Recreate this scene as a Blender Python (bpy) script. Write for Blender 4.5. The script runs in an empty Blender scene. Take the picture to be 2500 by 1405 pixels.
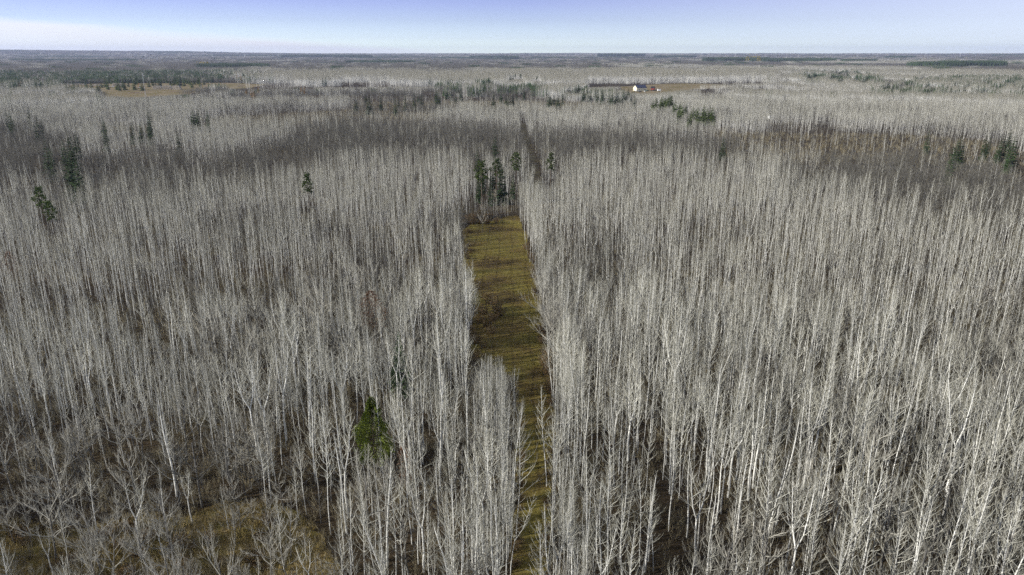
import bpy, math, random
import numpy as np
from mathutils import Vector, Matrix

# ------------------------------------------------------------------ camera, sky, sun, exposure
S = bpy.context.scene
H = 55.0                                   # height of the drone above the flat ground
F = 1800.0                                 # focal length in pixels of the 2500 px wide photograph
PITCH = math.atan((702.5 - 131.0) / F)     # the flat horizon lies at row 131

cam_d = bpy.data.cameras.new('camera')
cam_d.sensor_width = 36.0
cam_d.lens = 36.0 * F / 2500.0
cam_d.clip_start = 0.5
cam_d.clip_end = 60000.0
cam = bpy.data.objects.new('camera', cam_d)
cam.location = (0, 0, H)
cam.rotation_euler = (math.pi / 2 - PITCH, 0, 0)
S.collection.objects.link(cam)
S.camera = cam

SUN_ELEV = math.radians(22)
SUN_AZ = math.radians(-110)                # measured from +Y towards +X: sun to the left, a little behind
sun_vec = Vector((math.cos(SUN_ELEV) * math.sin(SUN_AZ), math.cos(SUN_ELEV) * math.cos(SUN_AZ), math.sin(SUN_ELEV)))

world = bpy.data.worlds.new('World')
S.world = world
world.use_nodes = True
wn, wl = world.node_tree.nodes, world.node_tree.links
wn.clear()
w_out = wn.new('ShaderNodeOutputWorld')
w_bg = wn.new('ShaderNodeBackground')
w_bg.inputs['Strength'].default_value = 0.0765
w_sky = wn.new('ShaderNodeTexSky')
w_sky.sky_type = 'NISHITA'
w_sky.sun_disc = False
w_sky.sun_elevation = SUN_ELEV
w_sky.sun_rotation = -SUN_AZ
w_sky.altitude = 300
w_sky.air_density = 1.0
w_sky.dust_density = 0.3
w_sky.ozone_density = 3.0
w_geo = wn.new('ShaderNodeTexCoord')
w_sep = wn.new('ShaderNodeSeparateXYZ')
wl.new(w_geo.outputs['Generated'], w_sep.inputs[0])
def w_math(op, a, b=None, clamp=False):
    n = wn.new('ShaderNodeMath'); n.operation = op; n.use_clamp = clamp
    for i, v in enumerate((a, b)):
        if v is None: continue
        if hasattr(v, 'is_linked'): wl.new(v, n.inputs[i])
        else: n.inputs[i].default_value = v
    return n.outputs[0]
# white balance of the camera: cool, towards periwinkle, paler at the horizon
w_ramp = wn.new('ShaderNodeValToRGB')
wl.new(w_math('MULTIPLY', w_sep.outputs['Z'], 5.0), w_ramp.inputs[0])
w_el = w_ramp.color_ramp.elements
w_el[0].position, w_el[0].color = 0.0, (0.68, 0.81, 1.0, 1)
w_el[1].position, w_el[1].color = 1.0, (0.19, 0.19, 0.22, 1)
for p, c in ((0.095, (0.45, 0.505, 0.73, 1)), (0.20, (0.35, 0.36, 0.56, 1)), (0.305, (0.308, 0.285, 0.50, 1)), (0.5, (0.235, 0.235, 0.33, 1))):
    e = w_el.new(p); e.color = c
w_tint = wn.new('ShaderNodeMix'); w_tint.data_type = 'RGBA'; w_tint.blend_type = 'MULTIPLY'
w_tint.inputs[0].default_value = 1.0
wl.new(w_sky.outputs[0], w_tint.inputs[6]); wl.new(w_ramp.outputs[0], w_tint.inputs[7])
w_gain = wn.new('ShaderNodeVectorMath'); w_gain.operation = 'SCALE'; w_gain.inputs['Scale'].default_value = 3.0
wl.new(w_tint.outputs[2], w_gain.inputs[0])
wl.new(w_math('MULTIPLY', w_math('ADD', w_math('MULTIPLY', w_sep.outputs['X'], 0.26), 1.0), 3.0), w_gain.inputs['Scale'])
# a low bank of cirrus over the left horizon
w_t = w_math('DIVIDE', w_sep.outputs['X'], w_math('MAXIMUM', w_sep.outputs['Y'], 0.25))
w_top = w_math('MINIMUM', w_math('MAXIMUM', w_math('MULTIPLY', w_t, -0.0616), 0.0), 0.05)
w_map = wn.new('ShaderNodeMapping'); w_map.inputs['Scale'].default_value = (4.0, 4.0, 60.0)
wl.new(w_geo.outputs['Generated'], w_map.inputs[0])
w_noi = wn.new('ShaderNodeTexNoise'); w_noi.inputs['Scale'].default_value = 1.5; w_noi.inputs['Detail'].default_value = 5
wl.new(w_map.outputs[0], w_noi.inputs['Vector'])
w_edge = w_math('ADD', w_top, w_math('MULTIPLY', w_math('SUBTRACT', w_noi.outputs['Fac'], 0.5), 0.014))
w_cl = w_math('MULTIPLY', w_math('SUBTRACT', w_edge, w_sep.outputs['Z']), 110.0, True)
w_cl = w_math('MULTIPLY', w_cl, w_math('ADD', w_math('MULTIPLY', w_noi.outputs['Fac'], 0.6), 0.55, True))
w_mix = wn.new('ShaderNodeMix'); w_mix.data_type = 'RGBA'
w_mix.inputs[7].default_value = (8.7, 8.9, 9.6, 1)
wl.new(w_cl, w_mix.inputs[0]); wl.new(w_gain.outputs[0], w_mix.inputs[6])
# and a thin veil that whitens the sky to the right
w_veil = wn.new('ShaderNodeMix'); w_veil.data_type = 'RGBA'
w_veil.inputs[7].default_value = (7.3, 8.0, 9.4, 1)
wl.new(w_math('MULTIPLY', w_math('MULTIPLY', w_math('SUBTRACT', w_t, 0.02), 1.3, True), 0.72), w_veil.inputs[0])
wl.new(w_mix.outputs[2], w_veil.inputs[6])
wl.new(w_veil.outputs[2], w_bg.inputs['Color'])
wl.new(w_bg.outputs[0], w_out.inputs['Surface'])

sun_d = bpy.data.lights.new('sun', 'SUN')
sun_d.energy = 5.0
sun_d.angle = math.radians(0.53)
sun_d.color = (1.0, 0.97, 0.90)
sun = bpy.data.objects.new('sun', sun_d)
sun.rotation_euler = sun_vec.to_track_quat('Z', 'Y').to_euler()
sun.location = (-100, -60, 120)
S.collection.objects.link(sun)

S.view_settings.view_transform = 'Standard'
S.view_settings.look = 'None'
S.view_settings.gamma = 1.0
S.view_settings.exposure = 0.55
S.view_settings.use_curve_mapping = False
S.render.engine = 'CYCLES'
S.cycles.max_bounces = 3
S.cycles.diffuse_bounces = 2
S.cycles.glossy_bounces = 1
S.cycles.transmission_bounces = 1
S.cycles.volume_bounces = 0
S.cycles.transparent_max_bounces = 6
S.cycles.use_denoising = False
S.cycles.use_adaptive_sampling = True
S.cycles.adaptive_threshold = 0.02
S.cycles.caustics_reflective = False
S.cycles.caustics_refractive = False

rng = np.random.default_rng(7)
random.seed(7)
COL = S.collection

# ------------------------------------------------------------------ geometry of the view (planning only)
cp, sp = math.cos(PITCH), math.sin(PITCH)

def at(px, py, z=0.0):
    """world x, y of the point at height z that lies under photograph pixel px, py"""
    u = (px - 1250.0) / F
    v = (py - 702.5) / F
    dx, dy, dz = u, cp - v * sp, -sp - v * cp
    t = (z - H) / dz
    return (dx * t, dy * t)

def project(x, y, z):
    """photograph pixel and depth of world points"""
    zz = z - H
    depth = y * cp - zz * sp
    up = y * sp + zz * cp
    return 1250.0 + F * x / depth, 702.5 - F * up / depth, depth

def plan(poly, z=0.0):
    return np.array([at(px, py, z) for px, py in poly])

def inside(poly, x, y):
    n = len(poly)
    res = np.zeros(np.shape(x), bool)
    j = n - 1
    for i in range(n):
        xi, yi = poly[i]; xj, yj = poly[j]
        if yi != yj:
            c = ((yi > y) != (yj > y)) & (x < (xj - xi) * (y - yi) / (yj - yi) + xi)
            res ^= c
        j = i
    return res

def _hash(ix, iy, seed):
    n = (ix.astype(np.int64) * 374761393 + iy.astype(np.int64) * 668265263 + seed * 1442695041) & 0x7fffffff
    n = ((n ^ (n >> 13)) * 1274126177) & 0x7fffffff
    return ((n ^ (n >> 16)) & 0xffff) / 65535.0

def noise(x, y, scale, seed=0):
    x = np.asarray(x, float) / scale; y = np.asarray(y, float) / scale
    ix, iy = np.floor(x), np.floor(y)
    fx, fy = x - ix, y - iy
    fx = fx * fx * (3 - 2 * fx); fy = fy * fy * (3 - 2 * fy)
    a = _hash(ix, iy, seed); b = _hash(ix + 1, iy, seed)
    c = _hash(ix, iy + 1, seed); d = _hash(ix + 1, iy + 1, seed)
    return (a * (1 - fx) + b * fx) * (1 - fy) + (c * (1 - fx) + d * fx) * fy

def fbm(x, y, scale, seed=0):
    return (noise(x, y, scale, seed) * .55 + noise(x, y, scale * .45, seed + 11) * .3 + noise(x, y, scale * .2, seed + 23) * .15)

def sstep(a, b, v):
    t = np.clip((np.asarray(v, float) - a) / (b - a), 0, 1)
    return t * t * (3 - 2 * t)

def terrain(x, y):
    d = np.hypot(x, y)
    az = np.degrees(np.arctan2(x, np.maximum(y, 1.0)))
    rise = sstep(5500, 13500, d)
    h = rise * (22 + 40 * noise(x, y, 4200, 3) + 16 * noise(x, y, 1300, 4))
    h = h + sstep(9000, 13500, d) * 46 * sstep(-8, -30, az) * (y > 0)
    return h

# ------------------------------------------------------------------ object helpers
def link_obj(name, data, parent=None):
    o = bpy.data.objects.new(name, data)
    COL.objects.link(o)
    if parent is not None:
        o.parent = parent
    return o

def tag(o, label=None, cat=None, group=None, kind=None):
    if label: o['label'] = label
    if cat: o['category'] = cat
    if group: o['group'] = group
    if kind: o['kind'] = kind
    return o

def empty(name, loc, rz=0.0, scale=1.0, tilt=(0, 0)):
    o = bpy.data.objects.new(name, None)
    o.empty_display_size = 0.5
    o.location = loc
    o.rotation_euler = (tilt[0], tilt[1], rz)
    o.scale = (scale, scale, scale)
    COL.objects.link(o)
    return o

class MB:
    """collects tubes, boxes and loose faces and builds one mesh"""
    def __init__(self):
        self.v = []; self.f = []; self.m = []
    def tube(self, pts, rad, k=3, mat=0, phase=0.0):
        pts = [Vector(p) for p in pts]
        n = len(pts)
        base = len(self.v)
        for i, p in enumerate(pts):
            d = (pts[min(i + 1, n - 1)] - pts[max(i - 1, 0)])
            if d.length < 1e-6: d = Vector((0, 0, 1))
            d.normalize()
            a = Vector((1, 0, 0)) if abs(d.x) < 0.7 else Vector((0, 1, 0))
            e1 = d.cross(a).normalized(); e2 = d.cross(e1)
            if i == n - 1 and rad[i] < 0.02 and n > 1:
                self.v.append(tuple(p))
            else:
                for j in range(k):
                    t = 2 * math.pi * j / k + phase
                    self.v.append(tuple(p + (e1 * math.cos(t) + e2 * math.sin(t)) * rad[i]))
        tip = rad[n - 1] < 0.02
        for i in range(n - 1):
            a = base + i * k
            if i == n - 2 and tip:
                t = base + (n - 1) * k
                for j in range(k):
                    self.f.append((a + j, a + (j + 1) % k, t)); self.m.append(mat)
            else:
                b = a + k
                for j in range(k):
                    self.f.append((a + j, a + (j + 1) % k, b + (j + 1) % k, b + j)); self.m.append(mat)
        if not tip:
            self.f.append(tuple(base + (n - 1) * k + j for j in range(k))); self.m.append(mat)
    def face(self, pts, mat=0):
        b = len(self.v)
        self.v += [tuple(p) for p in pts]
        self.f.append(tuple(range(b, b + len(pts)))); self.m.append(mat)
    def box(self, lo, hi, mat=0):
        x0, y0, z0 = lo; x1, y1, z1 = hi
        b = len(self.v)
        self.v += [(x0, y0, z0), (x1, y0, z0), (x1, y1, z0), (x0, y1, z0), (x0, y0, z1), (x1, y0, z1), (x1, y1, z1), (x0, y1, z1)]
        for q in ((0, 3, 2, 1), (4, 5, 6, 7), (0, 1, 5, 4), (1, 2, 6, 5), (2, 3, 7, 6), (3, 0, 4, 7)):
            self.f.append(tuple(b + i for i in q)); self.m.append(mat)
    def prism(self, prof, x0, x1, mat=0):
        """profile of (y, z) points extruded along x"""
        n = len(prof); b = len(self.v)
        self.v += [(x0, y, z) for y, z in prof] + [(x1, y, z) for y, z in prof]
        self.f.append(tuple(b + i for i in range(n))[::-1]); self.m.append(mat)
        self.f.append(tuple(b + n + i for i in range(n))); self.m.append(mat)
        for i in range(n):
            j = (i + 1) % n
            self.f.append((b + i, b + j, b + n + j, b + n + i)); self.m.append(mat)
    def add(self, other, M=None, matmap=None):
        b = len(self.v)
        if M is None:
            self.v += other.v
        else:
            A = np.array(other.v); R = np.array(M)
            A = A @ R[:3, :3].T + R[:3, 3]
            self.v += [tuple(p) for p in A]
        self.f += [tuple(i + b for i in q) for q in other.f]
        self.m += other.m
    def mesh(self, name, mats, smooth=True):
        me = bpy.data.meshes.new(name)
        me.from_pydata(self.v, [], self.f)
        for m in (mats if isinstance(mats, (list, tuple)) else [mats]):
            me.materials.append(m)
        me.polygons.foreach_set('material_index', self.m)
        if smooth:
            me.polygons.foreach_set('use_smooth', [True] * len(self.f))
        me.update()
        return me
    def build(self, name, mats, parent=None, smooth=False):
        return link_obj(name, self.mesh(name, mats, smooth), parent)

# ------------------------------------------------------------------ materials
def mat_base(name, rough=0.85):
    m = bpy.data.materials.new(name)
    m.use_nodes = True
    nt = m.node_tree
    b = nt.nodes['Principled BSDF']
    b.inputs['Roughness'].default_value = rough
    b.inputs['Specular IOR Level'].default_value = 0.2
    return m, nt, b

def ramp(nt, stops, interp='LINEAR'):
    r = nt.nodes.new('ShaderNodeValToRGB')
    r.color_ramp.interpolation = interp
    e = r.color_ramp.elements
    e[0].position, e[0].color = stops[0][0], (*stops[0][1], 1)
    e[1].position, e[1].color = stops[-1][0], (*stops[-1][1], 1)
    for p, c in stops[1:-1]:
        k = e.new(p); k.color = (*c, 1)
    return r

def n_noise(nt, vec, scale, detail=4, rough=0.6):
    n = nt.nodes.new('ShaderNodeTexNoise')
    n.inputs['Scale'].default_value = scale
    n.inputs['Detail'].default_value = detail
    n.inputs['Roughness'].default_value = rough
    if vec is not None: nt.links.new(vec, n.inputs['Vector'])
    return n

def mixc(nt, fac, a, b, mode='MIX'):
    m = nt.nodes.new('ShaderNodeMix'); m.data_type = 'RGBA'; m.blend_type = mode
    for s, v in ((m.inputs[0], fac), (m.inputs[6], a), (m.inputs[7], b)):
        if hasattr(v, 'is_linked'): nt.links.new(v, s)
        elif isinstance(v, (int, float)): s.default_value = v
        else: s.default_value = (*v, 1)
    return m.outputs[2]

def varied(name, stops, scale=3.0, rough=0.85, rand=0.25):
    """colour from noise, each object or instance a little lighter or darker"""
    m, nt, b = mat_base(name, rough)
    tc = nt.nodes.new('ShaderNodeTexCoord')
    n = n_noise(nt, tc.outputs['Object'], scale, 3)
    r = ramp(nt, stops)
    nt.links.new(n.outputs['Fac'], r.inputs[0])
    oi = nt.nodes.new('ShaderNodeObjectInfo')
    mr = nt.nodes.new('ShaderNodeMapRange')
    mr.inputs['To Min'].default_value = 1 - rand; mr.inputs['To Max'].default_value = 1 + rand
    nt.links.new(oi.outputs['Random'], mr.inputs['Value'])
    vm = nt.nodes.new('ShaderNodeVectorMath'); vm.operation = 'SCALE'
    nt.links.new(r.outputs[0], vm.inputs[0]); nt.links.new(mr.outputs[0], vm.inputs['Scale'])
    nt.links.new(vm.outputs[0], b.inputs['Base Color'])
    return m

def bark_material(name, pale, shade, dark, scar=0.60):
    """pale aspen bark with dark horizontal scars"""
    m, nt, b = mat_base(name, 0.75)
    tc = nt.nodes.new('ShaderNodeTexCoord')
    mp = nt.nodes.new('ShaderNodeMapping'); mp.inputs['Scale'].default_value = (1.0, 1.0, 5.0)
    nt.links.new(tc.outputs['Object'], mp.inputs[0])
    n1 = n_noise(nt, tc.outputs['Object'], 0.9, 3)
    r1 = ramp(nt, [(0.3, shade), (0.65, pale)])
    nt.links.new(n1.outputs['Fac'], r1.inputs[0])
    n2 = n_noise(nt, mp.outputs[0], 1.6, 2)
    r2 = ramp(nt, [(scar, (0, 0, 0)), (scar + 0.06, (1, 1, 1))])
    nt.links.new(n2.outputs['Fac'], r2.inputs[0])
    c = mixc(nt, r2.outputs[0], r1.outputs[0], dark)
    oi = nt.nodes.new('ShaderNodeObjectInfo')
    mr = nt.nodes.new('ShaderNodeMapRange')
    mr.inputs['To Min'].default_value = 0.72; mr.inputs['To Max'].default_value = 1.12
    nt.links.new(oi.outputs['Random'], mr.inputs['Value'])
    vm = nt.nodes.new('ShaderNodeVectorMath'); vm.operation = 'SCALE'
    nt.links.new(c, vm.inputs[0]); nt.links.new(mr.outputs[0], vm.inputs['Scale'])
    nt.links.new(vm.outputs[0], b.inputs['Base Color'])
    return m

def plain(name, col, rough=0.6, metal=0.0, var=0.12, scale=2.0):
    m, nt, b = mat_base(name, rough)
    tc = nt.nodes.new('ShaderNodeTexCoord')
    n = n_noise(nt, tc.outputs['Object'], scale, 4)
    r = ramp(nt, [(0.3, tuple(c * (1 - var) for c in col)), (0.7, tuple(min(1, c * (1 + var)) for c in col))])
    nt.links.new(n.outputs['Fac'], r.inputs[0])
    nt.links.new(r.outputs[0], b.inputs['Base Color'])
    b.inputs['Metallic'].default_value = metal
    return m

M = {}
M['aspen_bark'] = bark_material('aspen_bark', (0.74, 0.73, 0.69), (0.56, 0.55, 0.515), (0.10, 0.095, 0.09))
M['aspen_limb'] = varied('aspen_limb', [(0.3, (0.38, 0.37, 0.315)), (0.7, (0.60, 0.59, 0.52))], 0.6, rand=0.3)
M['aspen_twig'] = varied('aspen_twig', [(0.3, (0.13, 0.12, 0.088)), (0.7, (0.25, 0.235, 0.175))], 0.6, rand=0.25)
M['hard_bark'] = varied('hardwood_bark', [(0.3, (0.07, 0.066, 0.06)), (0.7, (0.14, 0.133, 0.122))], 2.0)
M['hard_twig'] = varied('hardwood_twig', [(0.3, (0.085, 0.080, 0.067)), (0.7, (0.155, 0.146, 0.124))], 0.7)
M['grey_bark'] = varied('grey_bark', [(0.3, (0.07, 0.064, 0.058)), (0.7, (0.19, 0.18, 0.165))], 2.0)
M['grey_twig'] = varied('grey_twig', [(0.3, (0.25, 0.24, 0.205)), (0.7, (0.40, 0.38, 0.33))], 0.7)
M['brush_twig'] = varied('brush_twig', [(0.3, (0.14, 0.115, 0.068)), (0.7, (0.27, 0.235, 0.155))], 0.7, rand=0.35)
M['spruce_needle'] = varied('spruce_needle', [(0.3, (0.018, 0.034, 0.014)), (0.7, (0.048, 0.075, 0.028))], 1.2, rand=0.3)
M['pine_needle'] = varied('pine_needle', [(0.3, (0.035, 0.058, 0.014)), (0.7, (0.095, 0.130, 0.030))], 1.0, rand=0.3)
M['cedar_leaf'] = varied('cedar_leaf', [(0.3, (0.085, 0.120, 0.016)), (0.7, (0.21, 0.245, 0.045))], 1.0, rand=0.1)
M['larch_needle'] = varied('larch_needle', [(0.3, (0.20, 0.11, 0.03)), (0.7, (0.36, 0.21, 0.05))], 1.0, rand=0.25)
M['yellow_leaf'] = varied('yellow_leaf', [(0.3, (0.28, 0.23, 0.03)), (0.7, (0.48, 0.40, 0.05))], 1.0, rand=0.2)
M['rust_leaf'] = varied('rust_leaf', [(0.3, (0.085, 0.045, 0.026)), (0.7, (0.17, 0.095, 0.055))], 1.0, rand=0.2)
M['trunk_brown'] = varied('trunk_brown', [(0.3, (0.06, 0.045, 0.032)), (0.7, (0.13, 0.10, 0.075))], 2.0)
M['grass_blade'] = varied('grass_blade', [(0.3, (0.13, 0.10, 0.022)), (0.7, (0.27, 0.21, 0.06))], 0.5, rand=0.35)
M['gold_blade'] = varied('golden_blade', [(0.3, (0.21, 0.155, 0.05)), (0.7, (0.45, 0.36, 0.16))], 0.4, rand=0.35)

def ground_material():
    m, nt, b = mat_base('leaf_litter', 0.95)
    g = nt.nodes.new('ShaderNodeNewGeometry')
    n1 = n_noise(nt, g.outputs['Position'], 0.035, 6)
    n2 = n_noise(nt, g.outputs['Position'], 1.3, 6, 0.7)
    r1 = ramp(nt, [(0.35, (0.030, 0.022, 0.013)), (0.55, (0.052, 0.038, 0.020)), (0.7, (0.066, 0.054, 0.026))])
    nt.links.new(n1.outputs['Fac'], r1.inputs[0])
    r2 = ramp(nt, [(0.3, (0.55, 0.5, 0.45)), (0.7, (1.35, 1.3, 1.25))])
    nt.links.new(n2.outputs['Fac'], r2.inputs[0])
    nt.links.new(mixc(nt, 1.0, r1.outputs[0], r2.outputs[0], 'MULTIPLY'), b.inputs['Base Color'])
    bp = nt.nodes.new('ShaderNodeBump'); bp.inputs['Strength'].default_value = 0.8; bp.inputs['Distance'].default_value = 0.25
    nt.links.new(n2.outputs['Fac'], bp.inputs['Height']); nt.links.new(bp.outputs[0], b.inputs['Normal'])
    return m

def meadow_material(name, green, tan, brown, rows=True, sc=0.10):
    m, nt, b = mat_base(name, 0.95)
    g = nt.nodes.new('ShaderNodeNewGeometry')
    n1 = n_noise(nt, g.outputs['Position'], sc, 5)
    r1 = ramp(nt, [(0.33, brown), (0.45, tan), (0.57, green)])
    nt.links.new(n1.outputs['Fac'], r1.inputs[0])
    n2 = n_noise(nt, g.outputs['Position'], 2.4, 6, 0.75)
    r2 = ramp(nt, [(0.3, (0.55, 0.55, 0.55)), (0.7, (1.4, 1.4, 1.4))])
    nt.links.new(n2.outputs['Fac'], r2.inputs[0])
    c = mixc(nt, 1.0, r1.outputs[0], r2.outputs[0], 'MULTIPLY')
    if rows:      # wheel tracks along the strip
        w = nt.nodes.new('ShaderNodeTexWave'); w.wave_type = 'BANDS'; w.bands_direction = 'X'
        w.inputs['Scale'].default_value = 0.085; w.inputs['Distortion'].default_value = 2.5
        w.inputs['Detail'].default_value = 2; w.inputs['Detail Scale'].default_value = 0.4
        nt.links.new(g.outputs['Position'], w.inputs['Vector'])
        r3 = ramp(nt, [(0.0, (0.40, 0.36, 0.33)), (0.07, (1, 1, 1))])
        nt.links.new(w.outputs['Fac'], r3.inputs[0])
        c = mixc(nt, 0.5, c, r3.outputs[0], 'MULTIPLY')
    nt.links.new(c, b.inputs['Base Color'])
    bp = nt.nodes.new('ShaderNodeBump'); bp.inputs['Strength'].default_value = 0.7; bp.inputs['Distance'].default_value = 0.2
    nt.links.new(n2.outputs['Fac'], bp.inputs['Height']); nt.links.new(bp.outputs[0], b.inputs['Normal'])
    return m

M['litter'] = ground_material()
M['clearing'] = meadow_material('mown_grass', (0.185, 0.150, 0.034), (0.145, 0.103, 0.030), (0.060, 0.038, 0.016))
M['gold_grass'] = meadow_material('golden_grass', (0.16, 0.13, 0.035), (0.21, 0.15, 0.06), (0.06, 0.042, 0.02), rows=False, sc=.3)
M['yard'] = meadow_material('yard_soil', (0.15, 0.12, 0.045), (0.24, 0.185, 0.105), (0.105, 0.065, 0.032), rows=False, sc=0.03)
M['trail'] = meadow_material('trail_soil', (0.07, 0.06, 0.028), (0.06, 0.046, 0.026), (0.045, 0.033, 0.02), rows=False)

# ------------------------------------------------------------------ the setting: ground, clearing, trail, yard
def build_ground():
    rings = [0, 15, 40, 80, 140, 220, 320, 450, 650, 900, 1300, 1900, 2700, 3800, 5000, 6000, 7000, 8000, 9000, 10000, 11000, 12000, 13000, 14000, 15000, 16000]
    na = 144
    vs = [(0, 0, 0)]; fs = []
    for r in rings[1:]:
        for k in range(na):
            a = 2 * math.pi * k / na
            x, y = r * math.sin(a), r * math.cos(a)
            vs.append((x, y, float(terrain(x, y))))
    for k in range(na):
        fs.append((0, 1 + (k + 1) % na, 1 + k))
    for i in range(len(rings) - 2):
        a = 1 + i * na; b = a + na
        for k in range(na):
            k2 = (k + 1) % na
            fs.append((a + k, a + k2, b + k2, b + k))
    me = bpy.data.meshes.new('ground')
    me.from_pydata(vs, [], fs)
    me.materials.append(M['litter'])
    me.polygons.foreach_set('use_smooth', [True] * len(fs))
    o = link_obj('ground', me)
    tag(o, 'brown leaf litter ground under the bare forest', kind='structure')

def sheet(name, poly, mat, z, label, jitter=0.0):
    """flat sheet with a ragged edge"""
    p = np.array(poly); n = len(p); out = []
    for i in range(n):
        a, b = p[i], p[(i + 1) % n]
        L = np.hypot(*(b - a)); k = max(1, int(L / 1.5)) if jitter else 1
        for j in range(k):
            q = a + (b - a) * j / k
            nrm = np.array([-(b - a)[1], (b - a)[0]]) / max(L, 1e-6)
            q = q + nrm * jitter * (noise(q[0], q[1], 2.5, 5) + noise(q[0], q[1], 7, 6) - 1.0) * 2
            out.append((q[0], q[1], z))
    me = bpy.data.meshes.new(name)
    me.from_pydata(out, [], [tuple(range(len(out)))])
    me.materials.append(mat)
    o = link_obj(name, me)
    tag(o, label, kind='structure')
    return o

build_ground()
CLEAR_PX = [(1132, 560), (1150, 548), (1200, 540), (1240, 528), (1268, 528), (1284, 580), (1300, 650), (1318, 740), (1336, 850), (1352, 950),
            (1350, 1060), (1350, 1200), (1338, 1405), (1330, 1700), (1250, 1700), (1248, 1405), (1256, 1250), (1260, 1100), (1262, 1000), (1254, 940), (1228, 905), (1178, 880), (1150, 850), (1142, 760), (1132, 660)]
CLEAR = plan(CLEAR_PX)
TRAIL_PX = [(1318, 470), (1312, 430), (1302, 390), (1294, 360), (1286, 335), (1279, 312), (1278, 298)]
trail_c = np.array([at(px, py, 2.0) for px, py in TRAIL_PX])
def corridor(c, w):
    left, right = [], []
    for i in range(len(c)):
        t = c[min(i + 1, len(c) - 1)] - c[max(i - 1, 0)]
        t = t / np.hypot(*t); nn = np.array([-t[1], t[0]])
        left.append(c[i] + nn * w / 2); right.append(c[i] - nn * w / 2)
    return np.array(left + right[::-1])
TRAIL = corridor(trail_c, 4.2)
GOLD = plan([(-160, 1290), (60, 1275), (200, 1292), (330, 1262), (430, 1268), (560, 1225), (680, 1238), (760, 1275), (800, 1340), (900, 1500), (800, 1750), (-400, 1750)])
YARD = plan([(140, 207), (300, 204), (470, 203), (560, 203), (650, 207), (610, 215), (520, 221), (450, 231), (340, 239), (262, 237), (240, 226), (140, 216)])
LOT = plan([(1515, 212), (1640, 204), (1740, 205), (1800, 212), (1690, 219), (1655, 228), (1600, 236), (1560, 236), (1520, 224)])
GLADE_LOW = plan([(1860, 314), (1930, 303), (2020, 306), (2060, 330), (2030, 350), (1900, 350)])
sheet('grass_clearing', CLEAR, M['clearing'], 0.012, 'mown olive grass strip narrowing into a trail between the aspens', 0.5)
sheet('forest_path', TRAIL, M['trail'], 0.016, 'narrow dark path cut through the forest beyond the clearing', 0.4)
sheet('grass_meadow', GOLD, M['gold_grass'], 0.008, 'golden grass opening at the lower left', 0.8)
sheet('yard_ground', YARD, M['yard'], 0.010, 'bare tan log yard ground far off at the left', 3.0)
sheet('house_lot', LOT, M['yard'], 0.010, 'tan grass lot around the far pale house', 2.0)

# ------------------------------------------------------------------ tree shapes
def rv(r, a, b): return a + (b - a) * r.random()

def stroke(p0, az, el, L, r, seg, curve=0.25, droop=0.0, wob=0.06):
    """polyline that starts at p0 and bends upward"""
    pts = [Vector(p0)]
    e = el
    a = az
    for i in range(seg):
        d = Vector((math.cos(e) * math.cos(a), math.cos(e) * math.sin(a), math.sin(e)))
        pts.append(pts[-1] + d * (L / seg))
        e += curve / seg * 2 - droop / seg + r.uniform(-wob, wob) * 2
        a += r.uniform(-wob, wob) * 3
    return pts

def along(pts, t):
    n = len(pts) - 1
    f = min(t * n, n - 1e-4); i = int(f)
    return pts[i].lerp(pts[i + 1], f - i), (pts[i + 1] - pts[i]).normalized()

def dir_angles(d):
    return math.atan2(d.y, d.x), math.asin(max(-1, min(1, d.z)))

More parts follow.
